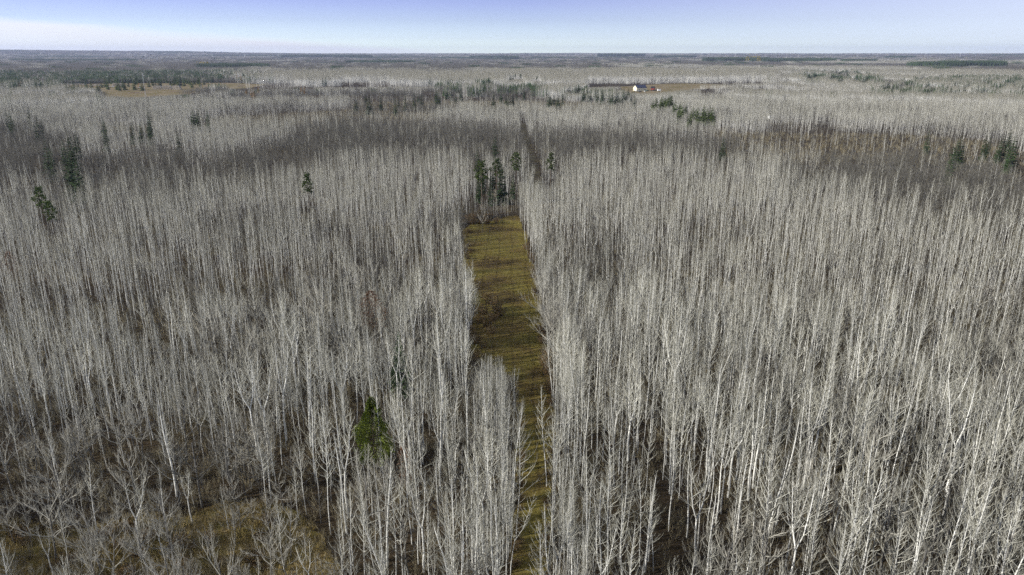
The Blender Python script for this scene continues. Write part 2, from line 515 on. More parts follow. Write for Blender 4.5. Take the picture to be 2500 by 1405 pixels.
def aspen(seed, lod, h=14.5, fork=False, bushy=1.0):
    """returns trunk and crown builders; height h, base at the origin"""
    r = random.Random(seed)
    T, C = MB(), MB()
    k0 = {0: 7, 1: 4, 2: 3}[lod]
    seg0 = {0: 9, 1: 5, 2: 2}[lod]
    fat = {0: 1.0, 1: 1.05, 2: 1.3}[lod]
    r0 = (0.045 + 0.085 * r.random() ** 2.8) * (h / 14.5)
    lean = (r.uniform(-.35, .35), r.uniform(-.35, .35))
    ph = r.uniform(0, 6.28)
    def stem(base, top, ra, rb, seg, wig):
        pts = []
        for i in range(seg + 1):
            t = i / seg
            p = base.lerp(top, t)
            s = math.sin(t * math.pi)
            p = p + Vector((math.sin(ph + t * 5.0), math.cos(ph * 1.7 + t * 4.0), 0)) * wig * s
            pts.append(p)
        rad = [(ra * (1 - i / seg) ** 0.75 + rb) * (1 if lod == 0 else fat) for i in range(seg + 1)]
        return pts, rad
    stems = []
    if fork:
        fz = h * rv(r, 0.42, 0.58)
        pts, rad = stem(Vector((0, 0, -0.2)), Vector((lean[0] * .5, lean[1] * .5, fz)), r0 * 0.55, r0 * 0.75, max(2, seg0 // 2), 0.12)
        T.tube(pts, rad, k0)
        fa = r.uniform(0, 6.28)
        for s in range(2):
            a = fa + s * math.pi + r.uniform(-.4, .4)
            sp_ = rv(r, 0.9, 2.0)
            hh = h * (1.0 if s == 0 else rv(r, .86, .98))
            top = Vector((pts[-1].x + math.cos(a) * sp_, pts[-1].y + math.sin(a) * sp_, hh))
            b = pts[-1] - Vector((0, 0, 0.05))
            q = [b, b.lerp(top, .25) + Vector((math.cos(a), math.sin(a), 0)) * .35, b.lerp(top, .6) + Vector((math.cos(a), math.sin(a), 0)) * .25, top]
            rr = [r0 * .72, r0 * .55, r0 * .32, 0.012]
            T.tube(q, rr, k0)
            stems.append((q, r0 * .7, 0.12, .62))
    else:
        pts, rad = stem(Vector((0, 0, -0.2)), Vector((lean[0], lean[1], h)), r0, 0.010, seg0, 0.16)
        T.tube(pts, rad, k0)
        stems.append((pts, r0, rv(r, *((0.20, 0.42), (0.32, 0.5), (0.5, 0.62))[lod]), 1.0))
    nb = {0: 38, 1: 27, 2: 15}[lod]
    for q, rs, t0, share in stems:
        n = int(nb * (share if fork else 1.0))
        az = r.uniform(0, 6.28)
        for i in range(n):
            u = (i + r.random()) / n
            t = t0 + (0.985 - t0) * u ** 0.85
            p, d = along(q, t)
            az += 2.4 + r.uniform(-.5, .5)
            w = (1 - u)
            L = (0.35 + 2.9 * (w ** 0.65) * (0.35 + 0.65 * min(1, u * 5 + .25))) * rv(r, .6, 1.2) * (h / 14.5) * bushy
            el = rv(r, .45, 1.0) + 0.3 * u
            br = (0.009 + 0.0078 * L) * fat
            seg = {0: 3, 1: 2, 2: 1}[lod]
            b = stroke(p, az, el, L, r, seg, curve=0.28, wob=.09)
            C.tube(b, [br * (1 - .75 * j / seg) if j < seg else 0.004 for j in range(seg + 1)], 3, (0, i % 2, 1)[lod])
            nt = {0: 5, 1: 3, 2: 1}[lod]
            if L < 0.7: nt = nt // 2
            for j in range(nt):
                tt = 0.25 + 0.7 * (j + r.random()) / nt
                pp, dd = along(b, tt)
                a2, e2 = dir_angles(dd)
                side = (1 if j % 2 else -1)
                L2 = L * rv(r, .22, .48) * (1.15 - tt * .5)
                b2 = stroke(pp, a2 + side * rv(r, .35, .95), e2 + r.uniform(-.25, .45), L2, r, 2 if lod == 0 else 1, curve=.25)
                tr = (0.0072 + .003 * L2) * fat
                C.tube(b2, [tr, tr * .7, .003] if lod == 0 else [tr, .003], 3, 1 if j % 2 or L2 < .5 or lod else 0)
                if lod == 0 and L2 > .45:
                    for s in range(2):
                        p3, d3 = along(b2, rv(r, .3, .8))
                        a3, e3 = dir_angles(d3)
                        b3 = stroke(p3, a3 + r.uniform(-.9, .9), e3 + r.uniform(-.2, .5), L2 * rv(r, .3, .55), r, 1)
                        C.tube(b3, [.0065, .002], 3, 1)
        if lod < 2:
            for i in range(5 if lod == 0 else 3):           # short dead snags low on the stem
                p, d = along(q, rv(r, .12, max(.14, t0)))
                b = stroke(p, r.uniform(0, 6.28), rv(r, -.2, .5), rv(r, .3, 1.0), r, 1)
                C.tube(b, [.012 * fat, .003], 3)
    return T, C

def hardwood(seed, lod, h=12.0, spread=0.55, fat=1.0):
    """broad bare crown of spreading limbs"""
    r = random.Random(seed)
    T, C = MB(), MB()
    k0 = {0: 7, 1: 4, 2: 3}[lod]
    r0 = rv(r, .12, .18) * h / 12
    ht = h * rv(r, .32, .45)
    lean = Vector((r.uniform(-.6, .6), r.uniform(-.6, .6), 0))
    tp = [Vector((0, 0, -.2)), Vector((0, 0, ht * .5)) + lean * .3 + Vector((r.uniform(-.15, .15), r.uniform(-.15, .15), 0)), Vector((0, 0, ht)) + lean, Vector((0, 0, h * .8)) + lean * 1.6]
    T.tube(tp, [r0, r0 * .8, r0 * .62, r0 * .18 + .02], k0)
    f = {0: 1.0, 1: 1.25, 2: 1.8}[lod] * fat
    nl = {0: 11, 1: 9, 2: 7}[lod]
    az = r.uniform(0, 6.28)
    for i in range(nl):
        u = i / nl
        p, d = along(tp, 0.55 + .43 * u)
        az += 2.4 + r.uniform(-.4, .4)
        L = h * (spread * (1 - .45 * u)) * rv(r, .75, 1.15)
        el = rv(r, .35, .75) + .35 * u
        seg = {0: 4, 1: 3, 2: 1}[lod]
        b = stroke(p, az, el, L, r, seg, curve=.18, wob=.14)
        br = r0 * .42 * (1 - .4 * u)
        C.tube(b, [br * (1 - .8 * j / seg) + .008 if j < seg else .008 for j in range(seg + 1)], 4 if lod == 0 else 3)
        n2 = {0: 8, 1: 5, 2: 4}[lod]
        for j in range(n2):
            t = .2 + .78 * (j + r.random()) / n2
            pp, dd = along(b, t)
            a2, e2 = dir_angles(dd)
            L2 = L * rv(r, .25, .5) * (1.2 - .6 * t)
            b2 = stroke(pp, a2 + (1 if j % 2 else -1) * rv(r, .3, 1.0), e2 + r.uniform(-.3, .6), L2, r, {0: 3, 1: 2, 2: 1}[lod], curve=.15, wob=.16)
            w = (.012 + .008 * L2) * f
            ns = len(b2) - 1
            C.tube(b2, [w * (1 - .6 * q / ns) if q < ns else .004 for q in range(ns + 1)], 3)
            n3 = {0: 6, 1: 3, 2: 0}[lod]
            for q in range(n3):
                p3, d3 = along(b2, .2 + .75 * (q + r.random()) / n3)
                a3, e3 = dir_angles(d3)
                b3 = stroke(p3, a3 + (1 if q % 2 else -1) * rv(r, .3, 1.1), e3 + r.uniform(-.4, .6), L2 * rv(r, .25, .55), r, 1, wob=.1)
                C.tube(b3, [.0105 * f, .003], 3)
    return T, C

def shrub(seed, h=2.4, n=11, lod=0):
    r = random.Random(seed)
    C = MB()
    f = 1.0 if lod == 0 else 1.7
    for i in range(n):
        a = r.uniform(0, 6.28); d = rv(r, 0, .35)
        L = h * rv(r, .55, 1.1)
        b = stroke((math.cos(a) * d, math.sin(a) * d, -.05), a + r.uniform(-.5, .5), rv(r, .85, 1.45), L, r, 3 if lod == 0 else 2, curve=.02, wob=.12)
        ns = len(b) - 1
        C.tube(b, [.020 * f * (1 - .6 * q / ns) if q < ns else .004 for q in range(ns + 1)], 3)
        for j in range(7 if lod == 0 else 3):
            pp, dd = along(b, rv(r, .25, .97))
            a2, e2 = dir_angles(dd)
            b2 = stroke(pp, a2 + r.uniform(-1.4, 1.4), e2 - rv(r, 0, .6), L * rv(r, .15, .4), r, 1)
            C.tube(b2, [.0105 * f, .003], 3)
    return C

def needle_fan(C, p, d, L, w, r, n):
    """a drooping flat spray of needles with a ragged edge"""
    d = d.normalized()
    side = d.cross(Vector((0, 0, 1)))
    if side.length < .05: side = Vector((1, 0, 0))
    side.normalize(); up = side.cross(d)
    droop = Vector((0, 0, -.14 * L))
    mid = p + d * (.5 * L) + up * (.05 * L); tip = p + d * L + droop
    a = p + d * (.42 * L) + side * w + droop * .7; b = p + d * (.42 * L) - side * w + droop * .7
    C.face([p, a, mid]); C.face([p, mid, b]); C.face([mid, a, tip]); C.face([mid, tip, b])
    for i in range(n):
        t = (i + .5) / n
        s = -1 if i % 2 else 1
        q = p + d * (L * (.15 + .7 * t))
        e = q + d * (L * .30) + side * (s * w * (1.5 - t) * rv(r, .7, 1.2)) - Vector((0, 0, rv(r, .05, .25) * L))
        C.face([q - d * (.08 * L), e, q + d * (.24 * L) + up * .05 * L])

def spruce(seed, h=13.0, rad=1.9, whorls=26, per=9, narrow=1.0, low=0.06, gap=0.0):
    r = random.Random(seed)
    T, C = MB(), MB()
    T.tube([(0, 0, -.2), (0, 0, h * .5), (0, 0, h * .97)], [.13 * h / 13, .07 * h / 13, .012], 5)
    for i in range(whorls):
        u = min(1.0, max(0.0, (i + r.uniform(-.2, .2)) / (whorls - 1)))
        z = h * (low + (1 - low) * u)
        R = rad * narrow * ((1 - u) ** .8 + .05) * rv(r, .75, 1.15)
        n = max(3, int(per * (1 - .45 * u)))
        a0 = r.uniform(0, 6.28)
        for j in range(n):
            if r.random() < gap: continue
            a = a0 + j * 6.283 / n + r.uniform(-.3, .3)
            L = R * rv(r, .65, 1.15)
            e = -.35 + .9 * u + r.uniform(-.15, .15)
            d = Vector((math.cos(a) * math.cos(e), math.sin(a) * math.cos(e), math.sin(e)))
            p = Vector((0, 0, z))
            needle_fan(C, p + d * (.12 * L), d, L * .9, L * .34 + .08, r, 6 if L > .8 else 4)
    C.tube([(0, 0, h * .93), (0, 0, h * 1.02)], [.05, .004], 3)
    return T, C

def pine(seed, h=14.0, rad=2.2, crown=0.45, clumps=46, size=0.75, tall=False):
    """irregular clumps of needles on a bare stem"""
    r = random.Random(seed)
    T, C = MB(), MB()
    T.tube([(0, 0, -.2), (r.uniform(-.1, .1), 0, h * .5), (0, r.uniform(-.1, .1), h * .95)], [.15 * h / 14, .10 * h / 14, .02], 6)
    for i in range(clumps):
        u = ((i + r.random()) / clumps)
        z = h * ((1 - crown) + crown * u)
        R = rad * (math.sin(min(1, .22 + u) * math.pi * .88) ** .8) * rv(r, .25, 1.05)
        a = i * 2.4 + r.uniform(-.5, .5)
        c = Vector((math.cos(a) * R, math.sin(a) * R, z + R * .15))
        T.tube([(0, 0, z - R * .25), tuple(c)], [.03, .008], 3)
        s = size * rv(r, .6, 1.2)
        for j in range(15):
            d = Vector((r.gauss(0, 1), r.gauss(0, 1), r.gauss(.25, .7))).normalized()
            q = c + Vector((r.gauss(0, .3), r.gauss(0, .3), r.gauss(0, .2))) * s
            e1 = d.cross(Vector((r.gauss(0, 1), r.gauss(0, 1), r.gauss(0, 1)))).normalized()
            t = q + d * s * .7
            w = s * .17
            C.face([q - e1 * w, q + e1 * w, t])
            e2 = d.cross(e1)
            C.face([q - e2 * w, q + e2 * w, t])
    return T, C

def leafy(seed, h, rad, base, n, leaf, profile, hollow=.55):
    """dense crown of small leaf sprays through the volume of a profile"""
    r = random.Random(seed)
    T, C = MB(), MB()
    T.tube([(0, 0, -.2), (0, 0, h * .5), (0, 0, h * .93)], [.14, .09, .012], 6)
    lump = [(r.uniform(0, 6.28), rv(r, .0, 1.), rv(r, .45, 1.3)) for _ in range(70)]
    for i in range(n):
        u = r.random() ** .85
        z = h * (base + (1 - base) * u)
        a = r.uniform(0, 6.28)
        lf = 1.0
        for la, lu, ls in lump:
            da = abs((a - la + math.pi) % 6.283 - math.pi)
            if da < .5 and abs(u - lu) < .07: lf = ls
        R = rad * profile(u) * lf
        rr = R * (hollow + (1 - hollow) * r.random() ** .5)
        c = Vector((math.cos(a) * rr, math.sin(a) * rr, z))
        d = Vector((math.cos(a), math.sin(a), rv(r, -.2, 1.1))).normalized()
        e1 = d.cross(Vector((r.gauss(0, 1), r.gauss(0, 1), r.gauss(0, 1)))).normalized()
        s = leaf * rv(r, .6, 1.3)
        C.face([c - e1 * s * .5, c + d * s * .5 + e1 * s * .35, c + d * s * 1.1, c + d * s * .4 - e1 * s * .4])
        if i % 30 == 0 and rr > .3:
            T.tube([(0, 0, z - rr * .4), tuple(c)], [.02, .005], 3)
    return T, C

def grass_tuft(seed, h=.35, n=13, spread=.22):
    r = random.Random(seed)
    C = MB()
    for i in range(n):
        a = r.uniform(0, 6.28); d = spread * math.sqrt(r.random())
        p = Vector((math.cos(a) * d, math.sin(a) * d, -.02))
        L = h * rv(r, .5, 1.2)
        q = p + Vector((r.gauss(0, .3), r.gauss(0, .3), 1)).normalized() * L
        a2 = r.uniform(0, 3.14); e = Vector((math.cos(a2), math.sin(a2), 0)) * .018
        m = p.lerp(q, .6) + Vector((r.gauss(0, .03), r.gauss(0, .03), 0))
        C.face([p - e, p + e, m + e * .7, m - e * .7]); C.face([m - e * .7, m + e * .7, q])
    return C

# ------------------------------------------------------------------ prototypes
def joined(name, T, C, mats):
    B = MB(); B.add(T); k = len(B.f); B.add(C)
    B.m = [0] * k + [1 + m for m in C.m]
    return B.mesh(name, mats)

A_MATS = [M['aspen_bark'], M['aspen_limb'], M['aspen_twig']]
H_MATS = [M['hard_bark'], M['hard_twig']]
G_MATS = [M['grey_bark'], M['grey_twig']]

AS0 = [aspen(100 + i, 0, h=14.5, fork=(i % 4 == 3), bushy=[1, .8, 1.15][i % 3]) for i in range(12)]
AS0_parts = [(t.mesh('aspen_trunk', A_MATS[0]), c.mesh('aspen_crown', A_MATS[1:])) for t, c in AS0]
AS0_join = [joined('aspen', t, c, A_MATS) for t, c in AS0]
AS1 = [aspen(200 + i, 1, h=14.5, fork=(i % 5 == 4), bushy=[.9, .75, 1.1][i % 3]) for i in range(12)]
AS1_join = [joined('aspen_mid', t, c, A_MATS) for t, c in AS1]
AS2 = [aspen(300 + i, 2, h=14.5) for i in range(10)]
HW0 = [hardwood(400 + i, 0, h=12.0, spread=[.42, .5, .36][i % 3]) for i in range(8)]
HW0_parts = [(t.mesh('hardwood_trunk', G_MATS[0]), c.mesh('hardwood_crown', G_MATS[1])) for t, c in HW0]
HW1 = [hardwood(500 + i, 1, h=12.0, spread=[.42, .5, .36][i % 3]) for i in range(8)]
HW1_join = [joined('hardwood_mid', t, c, H_MATS) for t, c in HW1]
HW2 = [hardwood(600 + i, 2, h=12.0, spread=.42) for i in range(6)]

def patch(protos, n, size, seed, mats, name, smin=.8, smax=1.15):
    r = random.Random(seed)
    B = MB(); mi = []
    k = int(math.ceil(math.sqrt(n)))
    for i in range(k):
        for j in range(k):
            T, C = protos[r.randrange(len(protos))]
            x = ((i + r.random()) / k - .5) * size; y = ((j + r.random()) / k - .5) * size
            s = rv(r, smin, smax)
            Mx = Matrix.Translation((x, y, 0)) @ Matrix.Rotation(r.uniform(0, 6.28), 4, 'Z') @ Matrix.Scale(s, 4)
            a = len(B.f); B.add(T, Mx); b = len(B.f); B.add(C, Mx)
            mi += [0] * (b - a) + [1 + m for m in C.m]
    B.m = mi
    return B.mesh(name, mats)

def coarse(h, seed, kind):
    """very far tree: a stem and a few limbs, a pixel or two in the picture"""
    r = random.Random(seed); T, C = MB(), MB()
    if kind == 'con':
        T.tube([(0, 0, 0), (0, 0, h * .5)], [.25, .1], 3)
        for i in range(5):
            z = h * (.10 + .16 * i); R = (2.4 if h > 14 else 1.7) * (1 - i / 5.6) * rv(r, .7, 1.2)
            C.tube([(0, 0, z), (r.uniform(-.2, .2), r.uniform(-.2, .2), z + h * .3)], [R, .01], 5, phase=r.uniform(0, 2))
    else:
        T.tube([(0, 0, 0), (r.uniform(-.4, .4), 0, h)], [.2, .012], 3)
        for i in range(9 if kind == 'asp' else 11):
            z = h * rv(r, .35, .9)
            a = r.uniform(0, 6.28); L = rv(r, 1.6, 3.0)
            e = rv(r, .5, 1.1) if kind == 'asp' else rv(r, .2, 1.0)
            C.tube([(0, 0, z), (math.cos(a) * L * math.cos(e), math.sin(a) * L * math.cos(e), z + L * math.sin(e))], [.09, .01], 3, 1 if kind == 'asp' and i % 3 else 0)
    return T, C

AS3 = [coarse(14.5, 10 + i, 'asp') for i in range(6)]
HW3 = [coarse(11.5, 30 + i, 'hard') for i in range(6)]
CO3 = [coarse(15.0, 50 + i, 'con') for i in range(6)]
CON_MATS = [M['trunk_brown'], M['spruce_needle']]
PIN_MATS = [M['trunk_brown'], M['pine_needle']]
AS2_patch = [patch(AS2, 8, 8.5, 700 + i, A_MATS, 'aspen_clump') for i in range(8)]
HW2_patch = [patch(HW2, 5, 8.5, 720 + i, H_MATS, 'hardwood_clump', .6, 1.0) for i in range(6)]
CO2 = [coarse(13.0, 70 + i, 'con') for i in range(6)]
CO2_patch = [patch(CO2, 5, 8.5, 790 + i, CON_MATS, 'conifer_clump', .55, 1.1) for i in range(6)]
AS3_patch = [patch(AS3, 100, 44, 740 + i, A_MATS, 'aspen_stand') for i in range(5)]
HW3_patch = [patch(HW3, 80, 44, 760 + i, H_MATS, 'hardwood_stand') for i in range(5)]
CO3_patch = [patch(CO3, 90, 40, 780 + i, CON_MATS, 'conifer_stand', .85, 1.1) for i in range(4)]
SH0 = [shrub(800 + i, h=2.3, n=10 + i).mesh('shrub', M['brush_twig']) for i in range(6)]
SH1 = [shrub(820 + i, h=2.3, n=9, lod=1).mesh('shrub_mid', M['brush_twig']) for i in range(4)]
GR0 = [grass_tuft(840 + i).mesh('grass_tuft', M['grass_blade']) for i in range(4)]
GR1 = [grass_tuft(850 + i, h=.9, n=16, spread=.35).mesh('tall_grass_tuft', M['gold_blade']) for i in range(5)]

# ------------------------------------------------------------------ scatter: one object of instances
def scatter(name, protos, idx, xyz, rot, scl, label):
    """one stuff object whose points carry copies of the prototype meshes"""
    pc = bpy.data.collections.new(name + '_kinds')
    for i, me in enumerate(protos):
        pc.objects.link(bpy.data.objects.new('%s_kind_%03d' % (name, i), me))
    me = bpy.data.meshes.new(name)
    n = len(xyz)
    me.vertices.add(n)
    me.vertices.foreach_set('co', np.asarray(xyz, np.float32).ravel())
    a = me.attributes.new('pick', 'INT', 'POINT'); a.data.foreach_set('value', np.asarray(idx, np.int32))
    a = me.attributes.new('turn', 'FLOAT_VECTOR', 'POINT'); a.data.foreach_set('vector', np.asarray(rot, np.float32).ravel())
    a = me.attributes.new('grow', 'FLOAT_VECTOR', 'POINT'); a.data.foreach_set('vector', np.asarray(scl, np.float32).ravel())
    o = link_obj(name, me)
    tag(o, label, kind='stuff')
    ng = bpy.data.node_groups.new(name + '_nodes', 'GeometryNodeTree')
    ng.interface.new_socket('Geometry', in_out='INPUT', socket_type='NodeSocketGeometry')
    ng.interface.new_socket('Geometry', in_out='OUTPUT', socket_type='NodeSocketGeometry')
    N, Lk = ng.nodes, ng.links
    gi, go = N.new('NodeGroupInput'), N.new('NodeGroupOutput')
    ci = N.new('GeometryNodeCollectionInfo')
    ci.inputs['Collection'].default_value = pc
    ci.inputs['Separate Children'].default_value = True
    ci.inputs['Reset Children'].default_value = True
    ip = N.new('GeometryNodeInstanceOnPoints')
    ip.inputs['Pick Instance'].default_value = True
    def attr(nm, t):
        q = N.new('GeometryNodeInputNamedAttribute'); q.data_type = t; q.inputs['Name'].default_value = nm
        return q.outputs['Attribute']
    Lk.new(gi.outputs[0], ip.inputs['Points'])
    Lk.new(ci.outputs[0], ip.inputs['Instance'])
    Lk.new(attr('pick', 'INT'), ip.inputs['Instance Index'])
    er = N.new('FunctionNodeEulerToRotation')
    Lk.new(attr('turn', 'FLOAT_VECTOR'), er.inputs[0])
    Lk.new(er.outputs[0], ip.inputs['Rotation'])
    Lk.new(attr('grow', 'FLOAT_VECTOR'), ip.inputs['Scale'])
    Lk.new(ip.outputs[0], go.inputs[0])
    md = o.modifiers.new('copies', 'NODES'); md.node_group = ng
    return o

# ------------------------------------------------------------------ where what grows
TOPZ = 13.0
def canopy(*px): return plan(px, TOPZ)
HARD_ZONES = [
    canopy((-200, 262), (0, 275), (150, 300), (300, 345), (480, 352), (600, 322), (760, 278), (900, 264), (1050, 275), (1240, 292), (1330, 285), (1480, 287),
           (1620, 298), (1800, 312), (1830, 352), (1600, 358), (1420, 356), (1300, 346), (1100, 352), (950, 352), (800, 366), (650, 392), (450, 420), (280, 412), (150, 398), (-200, 378)),
    canopy((1900, 360), (2080, 340), (2300, 345), (2560, 385), (2700, 490), (2500, 470), (2350, 440), (2150, 412), (2000, 402)),
        canopy((860, 232), (1000, 228), (1100, 236), (1090, 250), (860, 248)),
    canopy((-100, 166), (300, 164), (560, 176), (560, 190), (-100, 200)),
    canopy((700, 142), (1050, 141), (1300, 144), (1650, 146), (1700, 156), (1400, 152), (1150, 158), (1040, 156), (980, 147), (720, 148)),
    canopy((1070, 462), (1130, 430), (1250, 440), (1264, 520), (1180, 530), (1090, 520)),
]
BRUSH_ZONES = [
    canopy((860, 215), (1100, 212), (1300, 217), (1500, 228), (1530, 240), (1350, 243), (1100, 240), (860, 236)),
    canopy((1740, 278), (1900, 282), (2250, 286), (2420, 300), (2600, 335), (2600, 392), (2300, 347), (2080, 342), (1960, 347), (1780, 332)),
    canopy((165, 264), (400, 274), (400, 290), (165, 280)),
    canopy((470, 256), (620, 249), (860, 238), (1080, 247), (1080, 262), (860, 262), (640, 274), (480, 275)),
    canopy((560, 214), (800, 212), (1060, 211), (1060, 219), (800, 226), (560, 228)),
    canopy((1500, 200), (1640, 196), (1850, 200), (1990, 208), (1850, 208), (1640, 208), (1500, 212)),
    canopy((1690, 188), (1860, 184), (1990, 188), (2000, 194), (1850, 196), (1690, 196)),
]
GREY_ZONE = canopy((-300, 985), (0, 965), (200, 950), (430, 985), (640, 930), (760, 1000), (790, 1150), (840, 1300), (860, 1600), (-400, 1600))
THIN_LINE = plan([(-200, 1120), (200, 1110), (520, 1140), (640, 1200), (560, 1245), (200, 1250), (-200, 1255)])
OPEN_ALL = [CLEAR, TRAIL, YARD, LOT]
CON_BOXES = [(1720, 1872, 4650, 4950, 31), (1868, 2032, 4350, 4650, 27), (2060, 2132, 4300, 4450, 24), (2222, 2300, 3000, 3140, 24), (2290, 2442, 2900, 3160, 27),
             (480, 650, 2720, 2900, 20), (1462, 1572, 8600, 9200, 36), (1235, 1262, 6400, 6500, 34), (690, 905, 7600, 8100, 30), (850, 1010, 4100, 4300, 19),
             (1150, 1235, 7600, 8000, 26), (1600, 1700, 8000, 8300, 24), (2160, 2230, 7000, 7300, 24), (30, 330, 5200, 5500, 17)]

CONC_ZONES = [canopy((-100, 163), (300, 163), (560, 163), (650, 178), (560, 200), (300, 203), (120, 204), (-100, 198)),
              canopy((1950, 164), (2130, 164), (2140, 190), (1960, 190)), canopy((2150, 196), (2300, 180), (2600, 176), (2600, 226), (2300, 216), (2160, 216)),
              canopy((1080, 196), (1320, 200), (1500, 206), (1500, 222), (1200, 216), (1060, 212))]

def in_any(zones, x, y):
    r = np.zeros(np.shape(x), bool)
    for z in zones: r |= inside(z, x, y)
    return r

def jitter_grid(step, dmin, dmax, margin=22.0, wid=0.735):
    xs = np.arange(-dmax * wid - margin, dmax * wid + margin, step)
    ys = np.arange(max(dmin * .6, 22), dmax, step)
    X, Y = np.meshgrid(xs, ys)
    X = (X + rng.uniform(-.5, .5, X.shape) * step * .98).ravel(); Y = (Y + rng.uniform(-.5, .5, Y.shape) * step * .98).ravel()
    dist = np.hypot(X, Y)
    k = (dist >= dmin) & (dist < dmax) & (np.abs(X) < (Y + 17) * wid + margin)
    return X[k], Y[k]

# conifers that stand out of the forest: where their tops are seen, kind, height
CONS = []
crng = np.random.default_rng(5)
def by_top(px, py, kind, T, label, group=None):
    CONS.append((px, py, kind, T, label, group))
def cluster(boxes, kind, T, label, group):
    for x0, y0, x1, y1, n in boxes:
        for i in range(n):
            t = (i + crng.random()) / n
            by_top(x0 + (x1 - x0) * t, y0 + (y1 - y0) * crng.random(), kind, T * float(crng.uniform(.9, 1.35)), label, group)

for a in ((972, 812, 'spruce', 11.5, 'narrow dark spruce among aspens above the green cedar'),
          (748, 424, 'pine', 15.5, 'small lone pine top above the pale aspens at centre left'),
          (92, 458, 'pine', 15, 'ragged pine in the aspens near the left edge'),
          (118, 492, 'pine', 13, 'lower pine beside the ragged pine near the left edge'),
          (1175, 394, 'pine', 17, 'tall pine behind the far end of the clearing'),
          (1225, 400, 'spruce', 15.5, 'dark pointed spruce behind the far end of the clearing'),
          (1213, 390, 'pine', 15, 'thin pine between the tall pine and the pointed spruce'),
          (1198, 432, 'spruce', 11, 'low spruce just beyond the end of the clearing'),
          (1260, 374, 'pine', 16, 'round-topped pine close left of the dark forest path'),
          (1345, 374, 'pine', 16, 'yellow-green pine right of the dark forest path'),
          (1208, 322, 'spruce', 15, 'broad spruce in front of the dark hardwood band'),
          (1165, 360, 'spruce', 14, 'thin spruce spire in pale aspens beyond the clearing'),
          (1768, 332, 'spruce', 13, 'lone spruce at the edge of the dark brush at right'),
          (2270, 312, 'spruce', 15, 'lone tall spruce in the brush near the right edge'),
          (1245, 182, 'spruce', 16, 'leftmost of four dark conifers far off at centre'),
          (1258, 181, 'pine', 16, 'second of four dark conifers far off at centre'),
          (1271, 181, 'pine', 16, 'third of four dark conifers far off at centre'),
          (1311, 186, 'pine', 14, 'rightmost of four dark conifers far off at centre'),
          (2200, 144, 'pine', 26, 'tall single pine left of the long far plantation'),
          (2185, 147, 'pine', 20, 'smaller pine left of the tall single far pine')):
    by_top(*a)
cluster([(1150, 405, 1215, 425, 3), (1240, 415, 1252, 425, 1)], 'spruce', 10.5, 'dark spruce in the clump at the end of the clearing', 'spruces at the end of the clearing')
cluster([(2325, 330, 2360, 350, 4), (2405, 318, 2420, 330, 2), (2440, 325, 2490, 345, 5), (2465, 305, 2475, 315, 1)], 'spruce', 14,
        'dark spruce in the group at the right edge', 'spruces at the right edge')
cluster([(150, 300, 185, 345, 5), (100, 335, 120, 350, 2), (160, 355, 180, 380, 3)], 'spruce', 15, 'dark spruce in the hardwoods at the left edge', 'spruces at the left edge')
cluster([(5, 262, 30, 285, 3), (60, 262, 110, 285, 3), (240, 284, 262, 300, 2), (318, 290, 378, 304, 4), (356, 258, 366, 266, 1), (425, 302, 435, 310, 1), (450, 256, 515, 268, 3)],
        'spruce', 14, 'spruce top rising from pale aspens at middle left', 'spruces at middle left')
cluster([(868, 236, 880, 246, 1), (890, 222, 906, 234, 2), (925, 226, 935, 234, 1), (956, 222, 990, 232, 3), (1005, 218, 1040, 230, 3), (1060, 212, 1075, 225, 3)],
        'spruce', 15, 'dark spruce in the row left of the far centre', 'spruces left of centre')
cluster([(1085, 205, 1135, 225, 5), (1165, 200, 1180, 215, 2), (1230, 212, 1290, 232, 6), (1200, 215, 1225, 228, 2)], 'spruce', 14,
        'dark spruce standing in the far dark woods at centre', 'spruces at far centre')
cluster([(1335, 222, 1375, 232, 6), (1385, 205, 1435, 228, 9), (1440, 212, 1480, 222, 5), (1485, 212, 1555, 226, 14)], 'spruce', 14,
        'dark spruce in the belt left of the pale house', 'spruces by the house')
cluster([(1595, 232, 1615, 242, 3), (1616, 226, 1645, 240, 6), (1646, 238, 1680, 256, 5), (1684, 258, 1712, 272, 4), (1714, 248, 1746, 266, 6)], 'young', 12,
        'bright green young pine in the clump below the pale house', 'young pines below the house')
cluster([(150, 196, 250, 203, 14), (250, 186, 350, 198, 16), (360, 182, 500, 196, 20)], 'young', 13, 'green conifer in the row behind the log yard', 'conifers behind the log yard')
cluster([(255, 172, 520, 182, 12), (170, 176, 200, 190, 3)], 'spruce', 15, 'tall dark spruce behind the green row at the log yard', 'tall spruces behind the log yard')
cluster([(1970, 172, 2000, 184, 6), (2040, 160, 2075, 178, 10), (2030, 176, 2060, 188, 5), (2085, 180, 2120, 190, 5)], 'spruce', 13,
        'dark spruce speckling the pale forest at upper right', 'spruces at upper right')
cluster([(2160, 196, 2195, 212, 8), (2195, 194, 2235, 200, 5), (2250, 200, 2290, 212, 8), (2245, 178, 2260, 184, 3)], 'spruce', 13,
        'dark spruce in the scattered clumps below the long plantation', 'spruces below the plantation')
cluster([(2300, 188, 2400, 212, 12), (2400, 182, 2500, 208, 16)], 'spruce', 13, 'dark spruce in the mixed woods by the right edge', 'spruces in mixed woods at right')
cluster([(575, 158, 640, 172, 14)], 'larch', 12, 'orange larch behind the right end of the log yard', 'larches behind the log yard')
cluster([(560, 172, 600, 186, 6)], 'larch', 12, 'orange larch close behind the log yard', 'larches at the log yard')
cluster([(600, 206, 632, 212, 4)], 'larch', 12, 'orange larch right of the log yard ground', 'larches right of the log yard')
cluster([(735, 204, 745, 208, 2)], 'larch', 12, 'orange larch before the tall pale stand', 'larches before the tall stand')
cluster([(1925, 151, 1985, 155, 9)], 'larch', 12, 'orange larch under the far right plantation', 'larches under the plantation')
cluster([(2180, 152, 2225, 156, 6)], 'larch', 12, 'orange larch left of the long plantation', 'larches left of the plantation')
